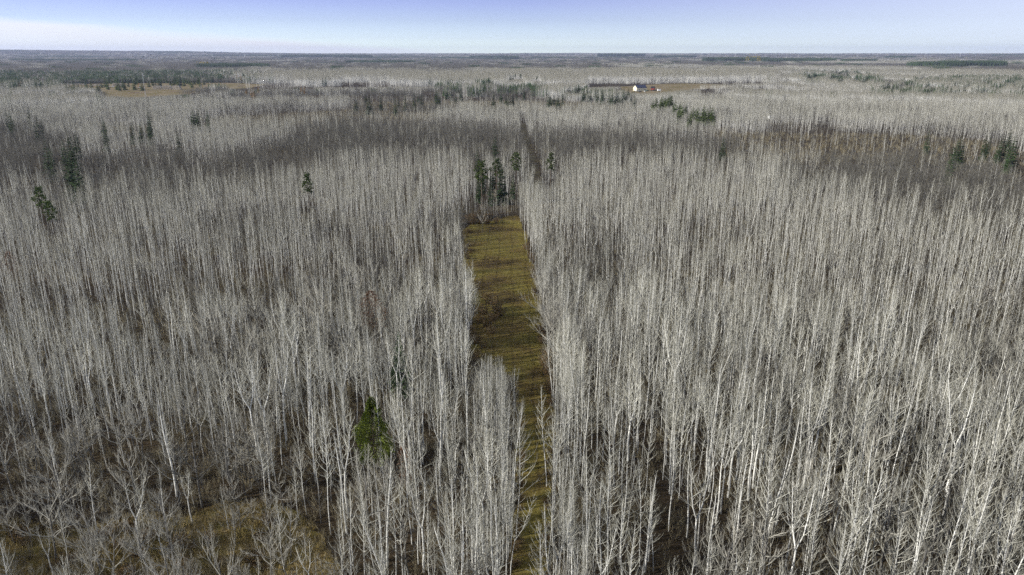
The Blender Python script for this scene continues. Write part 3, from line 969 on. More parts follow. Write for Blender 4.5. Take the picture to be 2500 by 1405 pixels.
cluster([(45, 195, 52, 199, 2)], 'larch', 12, 'orange larch far left by the yard', 'larches far left')
cluster([(1822, 135, 1855, 138, 9)], 'yellow', 30, 'yellow-leaved tree on the far right plantation', 'yellow trees at right')
cluster([(480, 148, 510, 152, 7)], 'yellow', 20, 'yellow-leaved tree behind the far left conifers', 'yellow trees at left')


# young growth in front of openings and conifers stays below the line of sight: (columns), (rows), reach
CAPS = [((85, 235, 245, 330, 450, 560, 660), (205, 208, 234, 236, 229, 219, 214), 1150),
        ((1515, 1560, 1600, 1650, 1700, 1800), (218, 228, 228, 222, 214, 209), 1250),
        ((560, 800, 1060), (214, 213, 212), 1300), ((1440, 1640, 1860), (214, 207, 203), 1450),
        ((1150, 1200, 1262), (885, 850, 895), 130),
        ((1135, 1262), (530, 522), 250)]
for (tx_, ty_), (tu_, tv_) in zip(TRAIL_PX[1:], trail_c[1:]):
    CAPS.append(((tx_ - 4, tx_ + 4), (ty_ + 2, ty_ + 2), float(math.hypot(tu_, tv_))))
for cx0, cy0, ck, cT, cl, cg in CONS:
    if cy0 < 160 or cy0 > 700: continue
    dd_ = math.hypot(*at(cx0, cy0, cT))
    half = 1.9 / dd_ * F; drop = .72 * cT / dd_ * F
    CAPS.append(((cx0 - half, cx0 + half), (cy0 + drop, cy0 + drop), dd_ - 1))
CAPS.append(((880, 905, 930), (745, 750, 745), 126))
CAPS.append(((862, 905, 948), (1060, 1095, 1060), 92))
def cap_height(x, y, z, wide=0.8):
    """tallest growth allowed at x, y (planned height z)"""
    qx, qy, dep = project(x, y, z)
    dist = np.hypot(x, y)
    out = np.array(z, float)
    for cols, rows, reach in CAPS:
        mg = wide * F / dist
        k = (qx > cols[0] - mg) & (qx < cols[-1] + mg) & (dist < reach)
        if not k.any(): continue
        row = np.interp(qx[k], cols, rows)
        v = (row - 702.5) / F
        t = y[k] / (cp - v * sp)
        out[k] = np.minimum(out[k], H + t * (-sp - v * cp))
    return out

# --- single trees out to 900 m
X, Y = jitter_grid(2.4, 26, 330)
X2, Y2 = jitter_grid(2.9, 330, 900, 30)
EX, EY = jitter_grid(1.5, 40, 300, 0, .3)
def near_edge(poly, x, y, w):
    r = np.zeros(len(x), bool)
    for dx in (-w, w): r |= inside(poly, x + dx, y)
    return r & ~inside(poly, x, y)
k = near_edge(CLEAR, EX, EY, 4.5) & (rng.random(len(EX)) < .45)
SX, SY = jitter_grid(1.55, 40, 118)
k2 = (inside(GOLD, SX, SY) | inside(THIN_LINE, SX, SY) | inside(GREY_ZONE, SX, SY)) & (rng.random(len(SX)) < (.18 + .42 * fbm(SX, SY, 9, 35)) * np.where(inside(GOLD, SX, SY), .55, 1.0))
X = np.concatenate([X, X2, EX[k], SX[k2]]); Y = np.concatenate([Y, Y2, EY[k], SY[k2]])
is_sap = np.zeros(len(X), bool); is_sap[len(X) - int(k2.sum()):] = True
D = np.hypot(X, Y)
wx = X + (fbm(X, Y, 40, 41) - .5) * np.minimum(D * .12, 60); wy = Y + (fbm(X, Y, 45, 42) - .5) * np.minimum(D * .24, 120)
is_hard = in_any(HARD_ZONES, wx, wy)
is_brush = in_any(BRUSH_ZONES, wx, wy)
is_grey = inside(GREY_ZONE, wx, wy)
is_open = in_any(OPEN_ALL[1:], X, Y) | inside(CLEAR, X + (noise(X, Y, 5, 31) - .5) * 3.2, Y + (noise(X, Y, 7, 32) - .5) * 6) & inside(CLEAR, X + .4, Y) | inside(CLEAR, X - .6, Y) & inside(CLEAR, X + .6, Y) & (rng.random(len(X)) < .9)
is_gold = inside(GOLD, X, Y)
is_thin = inside(THIN_LINE, X, Y)
is_glade = inside(GLADE_LOW, X, Y)
dens = np.where(is_sap, 1.0, 0.30 + 1.15 * fbm(X, Y, 20, 51))
rnd = rng.random(len(X))
mixn = fbm(X, Y, 45, 61)
hard_p = np.where(is_hard, .93, np.where(is_brush, .3, .05 + .40 * (mixn > .57)))
hard_p = np.where(is_grey, .68, hard_p)
hard_p = np.where(is_gold, .72, hard_p)
hard_p = np.where(is_thin, .85, hard_p)
u = rng.random(len(X))
hard = u < hard_p
keep = rnd < dens
keep &= ~is_open
keep &= ~(is_brush & (rng.random(len(X)) < .80))
keep &= ~(hard & (rng.random(len(X)) < np.where(is_hard, .30, .25)))
keep &= ~(is_gold & (rng.random(len(X)) < .25))
keep &= ~(is_glade & (rng.random(len(X)) < .6))
keep &= ~(is_thin & (rng.random(len(X)) < .45))
is_grey &= ~is_thin
is_sap = is_sap[keep]
X, Y, D, hard, is_grey, is_gold, is_hard, is_brush = (a[keep] for a in (X, Y, D, hard, is_grey, is_gold, is_hard, is_brush))
hn = fbm(X, Y, 60, 71)
SC = (0.70 + 0.26 * hn + .20 * (noise(X, Y, 9, 72) - .35)) * (1 + rng.normal(0, .10, len(X)))
SC = np.where(is_gold, SC * rng.uniform(.3, .9, len(X)), SC)
SC = np.where(is_brush, SC * .8, SC)
SC = np.where(is_grey & ~is_gold, SC * .9, SC)
SC *= np.where(rng.random(len(X)) < .22, rng.uniform(.4, .85, len(X)), 1)
# the stand at the right front is the tallest
SC *= 1 + .16 * sstep(8, 35, X) * sstep(150, 60, Y)
SC = np.where(is_sap, rng.uniform(.24, .55, len(X)), np.clip(SC, .35, 1.5))
HT = np.where(hard, 12.0, 14.5)
hc = cap_height(X, Y, SC * HT)
SC = np.where(hc < SC * HT - .01, hc / HT * rng.uniform(.55, 1.0, len(X)), SC)
k = SC > .17
X, Y, D, hard, is_grey, is_gold, is_hard, is_brush, SC = (a[k] for a in (X, Y, D, hard, is_grey, is_gold, is_hard, is_brush, SC))
RZ = rng.uniform(0, 6.28, len(X))
LEAN = np.where(rng.random(len(X)) < .06, .12, .03)
TX = rng.normal(0, 1, len(X)) * LEAN; TY = rng.normal(0, 1, len(X)) * LEAN

# the largest in view stand as things of their own
px, py, dep = project(X, Y, SC * 14.5 * .8)
pbx, pby, _ = project(X, Y, 0.0 * X)
vis = (px > -15) & (px < 2515) & (py < 1400) & (py > 0) & (dep > 0)
asp_order = [i for i in np.argsort(np.where(~hard & vis, dep / SC, 1e9))[:300]]
hw_order = [i for i in np.argsort(np.where(hard & vis, dep / SC, 1e9))[:300] if hard[i] and vis[i] and D[i] < 260]
grey_look = is_grey | (rng.random(len(X)) < .5)
single = np.zeros(len(X), bool); single[asp_order] = True; single[hw_order] = True
print('trees', len(X), 'aspen', int((~hard).sum()), 'hard', int(hard.sum()))

AS_PROTO = AS0_join + AS1_join + AS2_patch + AS3_patch
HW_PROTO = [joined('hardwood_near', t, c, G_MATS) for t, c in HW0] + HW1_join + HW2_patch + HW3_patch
a_idx, a_xyz, a_rot, a_scl = [], [], [], []
h_idx, h_xyz, h_rot, h_scl = [], [], [], []
n0, n1, n2, n3 = len(AS0_join), len(AS1_join), len(AS2_patch), len(AS3_patch)
m0, m1, m2, m3 = len(HW0), len(HW1_join), len(HW2_patch), len(HW3_patch)

def put(store, idx, x, y, z, rx, ry, rz, sx, sz):
    store[0].append(np.asarray(idx)); store[1].append(np.column_stack([x, y, z]))
    store[2].append(np.column_stack([rx, ry, rz])); store[3].append(np.column_stack([sx, sx, sz]))
AST = ([], [], [], []); HWT = ([], [], [], []); COT = ([], [], [], [])
sel = ~hard & ~single
near = D < 150
n = len(X)
idx = np.where(near, rng.integers(0, n0, n), n0 + rng.integers(0, n1, n))
put(AST, idx[sel], X[sel], Y[sel], 0 * X[sel], TX[sel], TY[sel], RZ[sel], SC[sel] * rng.uniform(.85, 1.15, sel.sum()), SC[sel])
sel = hard & ~single
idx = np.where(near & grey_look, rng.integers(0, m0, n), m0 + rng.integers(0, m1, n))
put(HWT, idx[sel], X[sel], Y[sel], 0 * X[sel], TX[sel], TY[sel], RZ[sel], SC[sel] * rng.uniform(.85, 1.2, sel.sum()), SC[sel])

# --- clumps from 900 m to 2500 m
CX, CY = jitter_grid(8.2, 900, 2500, 40)
wx = CX + (fbm(CX, CY, 90, 43) - .5) * 60; wy = CY + (fbm(CX, CY, 90, 44) - .5) * 120
ch = in_any(HARD_ZONES, wx, wy); cb = in_any(BRUSH_ZONES, wx, wy); co = in_any(OPEN_ALL, CX, CY)
pn = fbm(CX, CY / 3.2, 170, 81)
r1 = rng.random(len(CX))
hd = np.where(ch, r1 < .92, np.where(pn > .55, r1 < .85, r1 < .05))
kp = ~co & (rng.random(len(CX)) < .92) & ~(cb & (rng.random(len(CX)) < .85))
kp &= ~((fbm(CX, CY / 3.0, 90, 82) < .36) & (rng.random(len(CX)) < .85))
cz = terrain(CX, CY)
cq = 1250 + F * CX / (CY * cp + H * sp)
tall = (cq > 600) & (cq < 1900) & (CY > 1230) & (CY < 1900)
hd = np.where(tall & ~ch, r1 < .04, hd)
ccon = in_any(CONC_ZONES, wx, wy) & (rng.random(len(CX)) < .10 + .22 * (fbm(CX, CY / 2, 60, 84) > .5))
ccon |= rng.random(len(CX)) < .006
cs = (0.50 + .85 * fbm(CX, CY / 2.5, 130, 83)) * np.where(cb, .7, 1)
cs = np.where(tall, np.maximum(cs, .95) * 1.35, cs)
cs = np.where(ccon, np.maximum(cs, .85), cs)
cs = cap_height(CX, CY, cs * 14.5, 4.5) / 14.5
kp &= cs > .15
crz = rng.integers(0, 4, len(CX)) * math.pi / 2 + rng.uniform(-.2, .2, len(CX))
s = kp & ccon
put(COT, len(CO3_patch) + rng.integers(0, len(CO2_patch), s.sum()), CX[s], CY[s], cz[s], 0 * cz[s], 0 * cz[s], crz[s], 0 * cz[s] + 1, cs[s])
kp &= ~ccon
s = kp & ~hd
put(AST, n0 + n1 + rng.integers(0, n2, s.sum()), CX[s], CY[s], cz[s], 0 * cz[s], 0 * cz[s], crz[s], 0 * cz[s] + 1, cs[s])
s = kp & hd
put(HWT, m0 + m1 + rng.integers(0, m2, s.sum()), CX[s], CY[s], cz[s], 0 * cz[s], 0 * cz[s], crz[s], 0 * cz[s] + 1, cs[s])
# --- stands from 2500 m to the hills
FX, FY = jitter_grid(42.0, 2500, 15200, 100)
wx = FX + (fbm(FX, FY, 400, 45) - .5) * 100; wy = FY + (fbm(FX, FY, 400, 46) - .5) * 200
fh = in_any(HARD_ZONES, wx, wy); fc = np.zeros(len(FX), bool); fT = np.zeros(len(FX))
fq = 1250 + F * FX / (FY * cp + H * sp)
for q0, q1, d0, d1, tt in CON_BOXES:
    k = (fq > q0) & (fq < q1) & (FY > d0 + 130 * (noise(fq, FY, 30, 7) - .5)) & (FY < d1)
    fc |= k; fT[k] = tt
pn = fbm(FX, FY / 3, 800, 91); pc_ = fbm(FX, FY, 1100, 92)
r1 = rng.random(len(FX))
fd = np.hypot(FX, FY)
hd = np.where(fh, r1 < .95, r1 < np.maximum(sstep(.36, .50, pn) * .97, sstep(4500, 7000, fd) * .85))
fcon = fc | ((pc_ > .68) & (r1 < .5) & (fd > 6500)) | (r1 < .012)
cz = terrain(FX, FY)
fs = .6 + .8 * fbm(FX, FY / 2, 400, 93)
frz = rng.integers(0, 4, len(FX)) * math.pi / 2
z0 = 0 * cz
s = ~fcon & ~hd
put(AST, n0 + n1 + n2 + rng.integers(0, n3, s.sum()), FX[s], FY[s], cz[s], z0[s], z0[s], frz[s], z0[s] + 1, fs[s])
s = ~fcon & hd
put(HWT, m0 + m1 + m2 + rng.integers(0, m3, s.sum()), FX[s], FY[s], cz[s], z0[s], z0[s], frz[s], z0[s] + 1, fs[s])
s = fcon
put(COT, rng.integers(0, len(CO3_patch), s.sum()), FX[s], FY[s], cz[s], z0[s], z0[s], frz[s], z0[s] + 1, np.where(fc[s], fT[s] / 15.0, fs[s]))
cat_ = lambda st: [np.concatenate(q) for q in st]
for nm, pr, st, lb in (('aspen_forest', AS_PROTO, AST, 'mass of bare pale aspens stretching away to the horizon'),
                       ('hardwood_forest', HW_PROTO, HWT, 'bands of bare dark grey hardwoods among the pale aspens'),
                       ('conifer_forest', CO3_patch + CO2_patch, COT, 'far dark green conifer stands below the horizon')):
    i_, p_, r_, s_ = cat_(st)
    print(nm, len(i_))
    scatter(nm, pr, i_, p_, r_, s_, lb)

# --- brush on the forest floor
BX, BY = jitter_grid(1.65, 30, 190)
BX2, BY2 = jitter_grid(3.6, 190, 330, 20)
BX3, BY3 = jitter_grid(3.2, 330, 900, 20)
k = in_any(BRUSH_ZONES, BX3, BY3) | (in_any(HARD_ZONES, BX3, BY3) & (rng.random(len(BX3)) < .3))
BX3, BY3 = BX3[k], BY3[k]
X_ = np.concatenate([BX, BX2, BX3]); Y_ = np.concatenate([BY, BY2, BY3])
k = ~in_any(OPEN_ALL, X_, Y_) & (rng.random(len(X_)) < .25 + .8 * fbm(X_, Y_, 14, 101))
k &= ~(inside(GOLD, X_, Y_) & (rng.random(len(X_)) < .2))
X_, Y_ = X_[k], Y_[k]; n = len(X_)
dd = np.hypot(X_, Y_)
sc = rng.uniform(.45, 1.25, n) * np.where(dd > 330, 1.35, 1)
scatter('undergrowth', SH0 + SH1, np.where(dd < 150, rng.integers(0, 6, n), 6 + rng.integers(0, 4, n)), np.column_stack([X_, Y_, 0 * X_]),
        np.column_stack([0 * X_, 0 * X_, rng.uniform(0, 6.28, n)]), np.column_stack([sc, sc, sc * rng.uniform(.8, 1.2, n)]), 'brown twiggy brush on the forest floor')

# --- grass
def fill(poly, step, p):
    lo, hi = poly.min(0), poly.max(0)
    gx, gy = np.meshgrid(np.arange(lo[0], hi[0], step), np.arange(max(lo[1], 35), hi[1], step))
    gx = (gx + rng.uniform(-.5, .5, gx.shape) * step).ravel(); gy = (gy + rng.uniform(-.5, .5, gy.shape) * step).ravel()
    k = inside(poly, gx, gy) & (rng.random(len(gx)) < p) & (np.abs(gx) < (gy + 17) * .74 + 10)
    return gx[k], gy[k]
gx, gy = fill(CLEAR, .42, .55)
hx, hy = fill(GOLD, .42, .85)
n1_, n2_ = len(gx), len(hx)
px_ = np.concatenate([gx, hx]); py_ = np.concatenate([gy, hy]); n = n1_ + n2_
pick = np.concatenate([rng.integers(0, 4, n1_), 4 + rng.integers(0, 5, n2_)])
sc = rng.uniform(.5, 1.2, n) * np.concatenate([np.full(n1_, .8), .5 + .9 * fbm(hx, hy, 6, 111)])
scatter('grass', GR0 + GR1, pick, np.column_stack([px_, py_, 0 * px_]), np.column_stack([0 * px_, 0 * px_, rng.uniform(0, 6.28, n)]),
        np.column_stack([sc, sc, sc]), 'olive and golden grass in the clearing and the meadow')
print('grass', n)

# ------------------------------------------------------------------ single aspens and hardwoods
def tree_thing(name, parts, loc, rz, s, tilt, label, cat, group, sxy=1.0):
    o = empty(name, loc, rz, s, tilt)
    o.scale = (s * sxy, s * sxy, s)
    tag(o, label, cat, group)
    for nm, me in zip(('trunk', 'crown'), parts):
        c = bpy.data.objects.new(nm, me)
        c.parent = o
        COL.objects.link(c)
    return o

def aspen_place(px, py, v, sc):
    if px > 2290: w = 'at the right edge of the photo'
    elif px > 2050: w = 'in the tall stand near the right edge'
    elif px > 1800: w = 'mid-stand right of the trail'
    elif px > 1560: w = 'in the dense stand well right of the trail'
    elif px > 1420: w = 'a few rows right of the grassy trail'
    elif px > 1290: w = 'lining the right side of the grassy trail'
    elif px > 1180: w = 'lining the left side of the grassy trail'
    elif px > 1060: w = 'a few rows left of the grassy trail'
    elif px > 950: w = 'midway between the cedar and the trail'
    elif px > 850: w = 'standing close around the green cedar'
    elif px > 600: w = 'between the golden grass and the cedar'
    elif px > 300: w = 'among grey trees behind the golden grass'
    else: w = 'among grey trees at the lower left'
    depth = ', in front' if py > 1130 else (', behind' if py < 960 else '')
    look = 'forked' if v % 4 == 3 else ('stout' if STOUT[v] else 'slender')
    size = 'tall ' if sc > 1.02 else ('low ' if sc < .8 else '')
    return size + look + ' bare white aspen ' + w + depth, 'aspens ' + w
STOUT = [max(abs(q[0]) for q in t.v[:7]) > .09 for t, c in AS0]
for i in asp_order:
    v = int(rng.integers(0, 12))
    lb, gp = aspen_place(float(px[i]), float(py[i]), v, float(SC[i]))
    tree_thing('aspen_tree', AS0_parts[v], (X[i], Y[i], 0), RZ[i], SC[i], (TX[i], TY[i]), lb, 'tree', gp)
HW1_parts = [(t.mesh('dark_trunk', H_MATS[0]), c.mesh('dark_crown', H_MATS[1])) for t, c in HW1]
def grey_place(px, py, gold, grey, sc):
    if gold: w = 'in the golden grass at the lower left'
    elif px > 2100: w = 'among white aspens near the right edge'
    elif px > 1700: w = 'among white aspens well right of the trail'
    elif px > 1290: w = 'among white aspens just right of the trail'
    elif px > 1000: w = 'among white aspens just left of the trail'
    elif px > 780: w = 'among white aspens around the green cedar'
    elif px > 400: w = 'in the shaded woods left of the cedar'
    else: w = 'in the shaded woods at the left edge'
    depth = ', in front' if py > 1130 else (', far behind' if py < 820 else (', behind' if py < 960 else ''))
    size = 'tall ' if sc > 1.0 else ('small ' if sc < .68 else '')
    return size + ('grey bushy-crowned' if grey else 'dark spreading') + ' bare tree ' + w + depth, 'hardwoods ' + w
for i in hw_order:
    v = int(rng.integers(0, 8))
    lb, gp = grey_place(float(px[i]), float(py[i]), bool(is_gold[i]), bool(grey_look[i]), float(SC[i]))
    tree_thing('hardwood_tree', HW0_parts[v] if grey_look[i] else HW1_parts[v], (X[i], Y[i], 0), RZ[i], SC[i] * 1.05, (TX[i], TY[i]), lb, 'tree', gp)

# ------------------------------------------------------------------ conifers that stand out
SPR = [spruce(900 + i, h=13, rad=2.3, narrow=[.85, 1.05, .7][i % 3], gap=.10) for i in range(5)]
SPR_parts = [(t.mesh('spruce_trunk', M['trunk_brown']), c.mesh('spruce_crown', M['spruce_needle'], False)) for t, c in SPR]
YPN = [spruce(920 + i, h=11, rad=2.6, whorls=20, per=10, narrow=1.0, low=.1, gap=.15) for i in range(4)]
YPN_parts = [(t.mesh('pine_trunk', M['trunk_brown']), c.mesh('pine_crown', M['pine_needle'], False)) for t, c in YPN]
PIN = [pine(940 + i) for i in range(4)]
PIN_parts = [(t.mesh('pine_trunk', M['trunk_brown']), c.mesh('pine_crown', M['pine_needle'], False)) for t, c in PIN]
LAR = [spruce(960 + i, h=12, rad=1.8, gap=.3) for i in range(2)]
LAR_parts = [(t.mesh('larch_trunk', M['trunk_brown']), c.mesh('larch_crown', M['larch_needle'], False)) for t, c in LAR]
YEL = [leafy(970 + i, 15, 3.2, .25, 1500, .5, lambda u: math.sin(min(1, u * .9 + .12) * math.pi) ** .6) for i in range(2)]
YEL_parts = [(t.mesh('yellow_tree_trunk', M['trunk_brown']), c.mesh('yellow_tree_crown', M['yellow_leaf'], False)) for t, c in YEL]
KINDS = {'spruce': (SPR_parts, 13.0, 'spruce_tree'), 'young': (YPN_parts, 11.0, 'pine_tree'), 'pine': (PIN_parts, 14.0, 'pine_tree'),
         'larch': (LAR_parts, 12.0, 'larch_tree'), 'yellow': (YEL_parts, 15.0, 'yellow_tree')}

ORD = ['leftmost', 'second from left', 'third from left', 'fourth from left', 'fifth from left', 'sixth from left', 'seventh from left', 'eighth from left', 'ninth from left', 'tenth from left',
       'eleventh from left', 'twelfth from left', 'thirteenth from left', 'fourteenth from left', 'fifteenth from left', 'sixteenth from left', 'seventeenth from left', 'eighteenth from left']
by_group = {}
for q in CONS:
    if q[5]: by_group.setdefault(q[4], []).append(q)
ranked = []
for q in CONS:
    g = sorted(by_group.get(q[4], []), key=lambda t: t[0])
    lb = q[4]
    if 1 < len(g) <= len(ORD):
        lb = lb + ', ' + ORD[[t is q for t in g].index(True)]
    ranked.append(q[:4] + (lb, q[5]))
for px_t, py_t, kind, T, label, group in ranked:
    x, y = at(px_t, py_t, T)
    parts, h0, nm = KINDS[kind]
    v = int(rng.integers(0, len(parts)))
    tree_thing(nm, parts[v], (x, y, float(terrain(x, y))), float(rng.uniform(0, 6.28)), T / h0, (0, 0), label, 'tree', group, float(rng.uniform(.85, 1.15)))

# the green cedar, the rusty trees
cx_, cy_ = at(905, 972, 10.6)
T_, C_ = leafy(31, 10.6, 2.9, .10, 15000, .20, lambda u: (1 - u) ** .75 * (.55 + .9 * min(1, u * 2.2 + .35)) * .82, .5)
o = empty('cedar_tree', (cx_, cy_, 0), .4)
tag(o, 'bright green cedar standing alone among bare aspens', 'tree')
T_.build('trunk', M['trunk_brown'], o); C_.build('crown', M['cedar_leaf'], o)
for (qx, qy, hh, rr, nn, lb) in ((905, 712, 13.5, 2.6, 1700, 'rust-brown oak keeping dry leaves left of the clearing'), (985, 1085, 6.5, .9, 900, 'narrow dead rust-coloured conifer beside the green cedar'),
                                 (20, 615, 12.0, 2.0, 500, 'orange-brown tree crown at the left edge in the aspens')):
    x, y = at(qx, qy, hh)
    T_, C_ = leafy(int(qx), hh, rr, .45 if hh > 8 else .1, nn, .22, lambda u: math.sin(min(1, u * .85 + .15) * math.pi) ** .6, .2)
    o = empty('oak_tree' if hh > 8 else 'dead_conifer', (x, y, 0), .4)
    tag(o, lb, 'tree')
    T_.build('trunk', M['trunk_brown'], o); C_.build('crown', M['rust_leaf'], o)

# shrubs in and beside the clearing
def leaf_shrub(seed):
    r = random.Random(seed)
    B = shrub(seed, h=2.6, n=26)
    for i in range(520):
        a = r.uniform(0, 6.28); u = r.random(); rr = 1.25 * math.sqrt(r.random()) * (.5 + .6 * u)
        c = Vector((math.cos(a) * rr, math.sin(a) * rr, .15 + 2.3 * u * (1 - .25 * rr)))
        d = Vector((r.gauss(0, 1), r.gauss(0, 1), r.gauss(.3, 1))).normalized(); e = d.cross(Vector((r.gauss(0, 1), r.gauss(0, 1), r.gauss(0, 1)))).normalized()
        s = rv(r, .07, .16)
        B.face([c - e * s * .6, c + d * s, c + e * s * .6, c - d * s * .7], 1)
    return B.mesh('brown_shrub', [M['brush_twig'], M['dry_leaf']], False)
M['dry_leaf'] = varied('dry_leaf', [(.3, (.075, .045, .020)), (.7, (.19, .125, .055))], .8, rand=.3)
BSH_me = [leaf_shrub(880 + i) for i in range(4)]
def shrub_thing(px, py, s, label, group):
    x, y = at(px, py)
    o = link_obj('shrub', BSH_me[int(rng.integers(0, 4))])
    o.location = (x, y, 0); o.rotation_euler = (0, 0, float(rng.uniform(0, 6.28))); o.scale = (s * 1.3, s * 1.3, s)
    tag(o, label, 'shrub', group)
for q in ((1195, 742, 1.2), (1212, 758, 1.1), (1180, 768, 1.1), (1205, 782, 1.0), (1190, 800, 1.0), (1222, 772, .9), (1172, 790, .9), (1200, 815, .7), (1165, 838, .8), (1180, 850, .7)):
    shrub_thing(*q, 'dark brown shrub in the thicket on the left of the clearing', 'thicket in the clearing')
for i in range(46):
    t = rng.random()
    yy = 600 + 370 * t
    xe = np.interp(yy, [580, 650, 740, 850, 950, 1000], [1284, 1300, 1318, 1334, 1345, 1345])
    shrub_thing(xe + rng.uniform(-8, 14), yy, float(rng.uniform(.45, .9)), 'brown shrub in the fringe along the right side of the clearing', 'brush fringe right of the clearing')
for i in range(44):
    yy = float(rng.uniform(560, 880))
    shrub_thing(float(np.interp(yy, [548, 660, 760, 850, 880], [1134, 1132, 1142, 1150, 1175]) + rng.uniform(-6, 12) + 14 * rng.random() ** 3), yy, float(rng.uniform(.25, .6)), 'low brown shrub along the left edge of the clearing', 'brush along the left edge')
for i in range(40):
    yy = float(rng.uniform(960, 1400)); left = rng.random() < .5
    xe = np.interp(yy, [950, 1060, 1200, 1405], [1262, 1270, 1268, 1258] if left else [1345, 1340, 1338, 1325])
    shrub_thing(float(xe + rng.uniform(-7, 7)), yy, float(rng.uniform(.2, .5)), 'low brown shrub beside the narrow near trail, on its ' + ('left' if left else 'right'), 'brush along the trail')
for i in range(46):
    shrub_thing(float(rng.uniform(-20, 780)), float(rng.uniform(1265, 1480)), float(rng.uniform(.35, .85)), 'dry brown shrub in the golden grass at the lower left', 'shrubs in the golden grass')
for i in range(16):
    shrub_thing(1136 + rng.uniform(-8, 80), 545 + rng.uniform(-14, 4), float(rng.uniform(.5, .95)), 'brown shrub at the far end of the clearing', 'brush at the end of the clearing')
x, y = at(1177, 569)
tree_thing('hardwood_tree', HW0_parts[2], (x, y, 0), 1.0, .95, (0, 0), 'lone grey tree standing in the grass near the far end', 'tree', None, .6)

# ------------------------------------------------------------------ house lot far off
M['cream'] = plain('cream_siding', (0.72, 0.67, 0.50))
M['white'] = plain('white_paint', (0.78, 0.78, 0.78), .4, 0, .05)
M['navy'] = plain('dark_roof', (0.035, 0.04, 0.075), .5)
M['red'] = plain('red_paint', (0.20, 0.045, 0.035), .5)
M['dark'] = plain('dark_paint', (0.03, 0.03, 0.035), .4)
M['glass'] = plain('window_glass', (0.04, 0.05, 0.07), .08)
M['rubber'] = plain('rubber', (0.02, 0.02, 0.02), .9)
M['green'] = plain('green_paint', (0.03, 0.09, 0.05), .4)
M['orange'] = plain('orange_paint', (0.6, 0.17, 0.04), .5)
M['steel'] = plain('galvanised_steel', (0.55, 0.56, 0.58), .45, .2)
M['log_bark'] = varied('log_bark', [(.3, (.30, .28, .26)), (.7, (.50, .48, .45))], 1.0)
M['log_end'] = plain('log_end', (0.50, 0.44, 0.36), .8)

hx_, hy_ = at(1562, 222)
house = empty('house', (hx_, hy_, 0), math.radians(20))
tag(house, 'cream gabled house with dark roof in the far lot', 'house')
def gable(parent, lx, wy, hw, hr, wall, roof, over=.5):
    w = MB(); w.prism([(-wy / 2, 0), (wy / 2, 0), (wy / 2, hw), (0, hr), (-wy / 2, hw)], -lx / 2, lx / 2); w.build('wall', wall, parent)
    r = MB(); sl = (hr - hw) / (wy / 2); e = wy / 2 + over
    for s in (-1, 1):
        pr = [(s * e, hw - sl * over + .06), (0, hr + .06), (0, hr + .30), (s * e, hw - sl * over + .28)]
        r.prism(pr if s < 0 else pr[::-1], -lx / 2 - over, lx / 2 + over)
    return r.build('roof', roof, parent)
gable(house, 17, 12, 4.6, 8.6, M['cream'], M['navy'])
b = MB(); b.box((-8.62, -2.2, 0.05), (-8.53, 2.2, 3.4)); b.build('garage_door', M['white'], house)
for yy in (-4.6, 4.2):
    b = MB(); b.box((-8.60, yy - .6, 1.4), (-8.53, yy + .6, 2.8)); f = b.build('window', M['white'], house)
    b = MB(); b.box((-8.64, yy - .48, 1.52), (-8.605, yy + .48, 2.68)); b.build('pane', M['glass'], f)
for xx in (-4.5, 0, 4.5):
    b = MB(); b.box((xx - .8, -6.07, 1.3), (xx + .8, -6.003, 2.8)); f = b.build('window', M['white'], house)
    b = MB(); b.box((xx - .66, -6.11, 1.44), (xx + .66, -6.075, 2.66)); b.build('pane', M['glass'], f)
b = MB(); b.box((5.9, -6.07, 0.05), (6.9, -6.003, 2.2)); b.build('door', M['dark'], house)

sx_, sy_ = at(1594, 221)
shed = empty('shed', (sx_, sy_, 0), math.radians(-25))
tag(shed, 'small red shed with dark roof right of the pale house', 'shed')
gable(shed, 5.5, 5.0, 3.4, 5.6, M['red'], M['dark'], .3)
b = MB(); b.box((-2.83, -.9, .03), (-2.753, .9, 2.4)); b.build('door', M['white'], shed)

def wheels(parent, pos, r=.36, w=.24):
    for x, y in pos:
        b = MB(); b.tube([(x, y - w / 2, r), (x, y + w / 2, r)], [r, r], 12); b.f.append(tuple(range(11, -1, -1))); b.m.append(0)
        b.build('wheel', M['rubber'], parent)
def car(px, py, rz, paint, label, kind='car'):
    x, y = at(px, py)
    o = empty('parked_' + kind, (x, y, 0), rz); tag(o, label, kind)
    L = 2.3 if kind == 'car' else 2.8
    b = MB(); b.prism([(-.0, 0)] and [(-.88, .35), (.88, .35), (.9, .85), (.84, 1.0), (-.84, 1.0), (-.9, .85)], -L, L); b.build('body', paint, o)
    c = MB()
    x0, x1 = (-1.7, 1.0) if kind == 'car' else (-.5, 1.2)
    lo = [(x0, -.82, 1.0), (x1 + .5, -.82, 1.0), (x1 + .5, .82, 1.0), (x0, .82, 1.0)]
    hi = [(x0 + .5, -.66, 1.62), (x1 - .2, -.66, 1.62), (x1 - .2, .66, 1.62), (x0 + .5, .66, 1.62)]
    for i in range(4): c.face([lo[i], lo[(i + 1) % 4], hi[(i + 1) % 4], hi[i]])
    c.build('window', M['glass'], o)
    r = MB(); r.box((x0 + .48, -.67, 1.615), (x1 - .18, .67, 1.69)); r.build('roof', paint, o)
    wheels(o, [(sx * L * .62, sy * .8) for sx in (-1, 1) for sy in (-1, 1)])
car(1556, 223.5, .4, M['white'], 'white car parked in front of the far pale house')
car(1563, 225.5, .2, M['dark'], 'dark car parked below the far pale house')
car(1574, 224.5, 1.2, M['white'], 'white pickup between the pale house and red shed', 'pickup')
car(1580, 223, .6, M['green'], 'green pickup left of the red shed', 'pickup')
car(1598, 222.5, .1, M['dark'], 'dark car in front of the red shed')
car(1604, 221.5, .3, M['dark'], 'dark pickup between red shed and white trailer', 'pickup')
x, y = at(1609, 223.5)
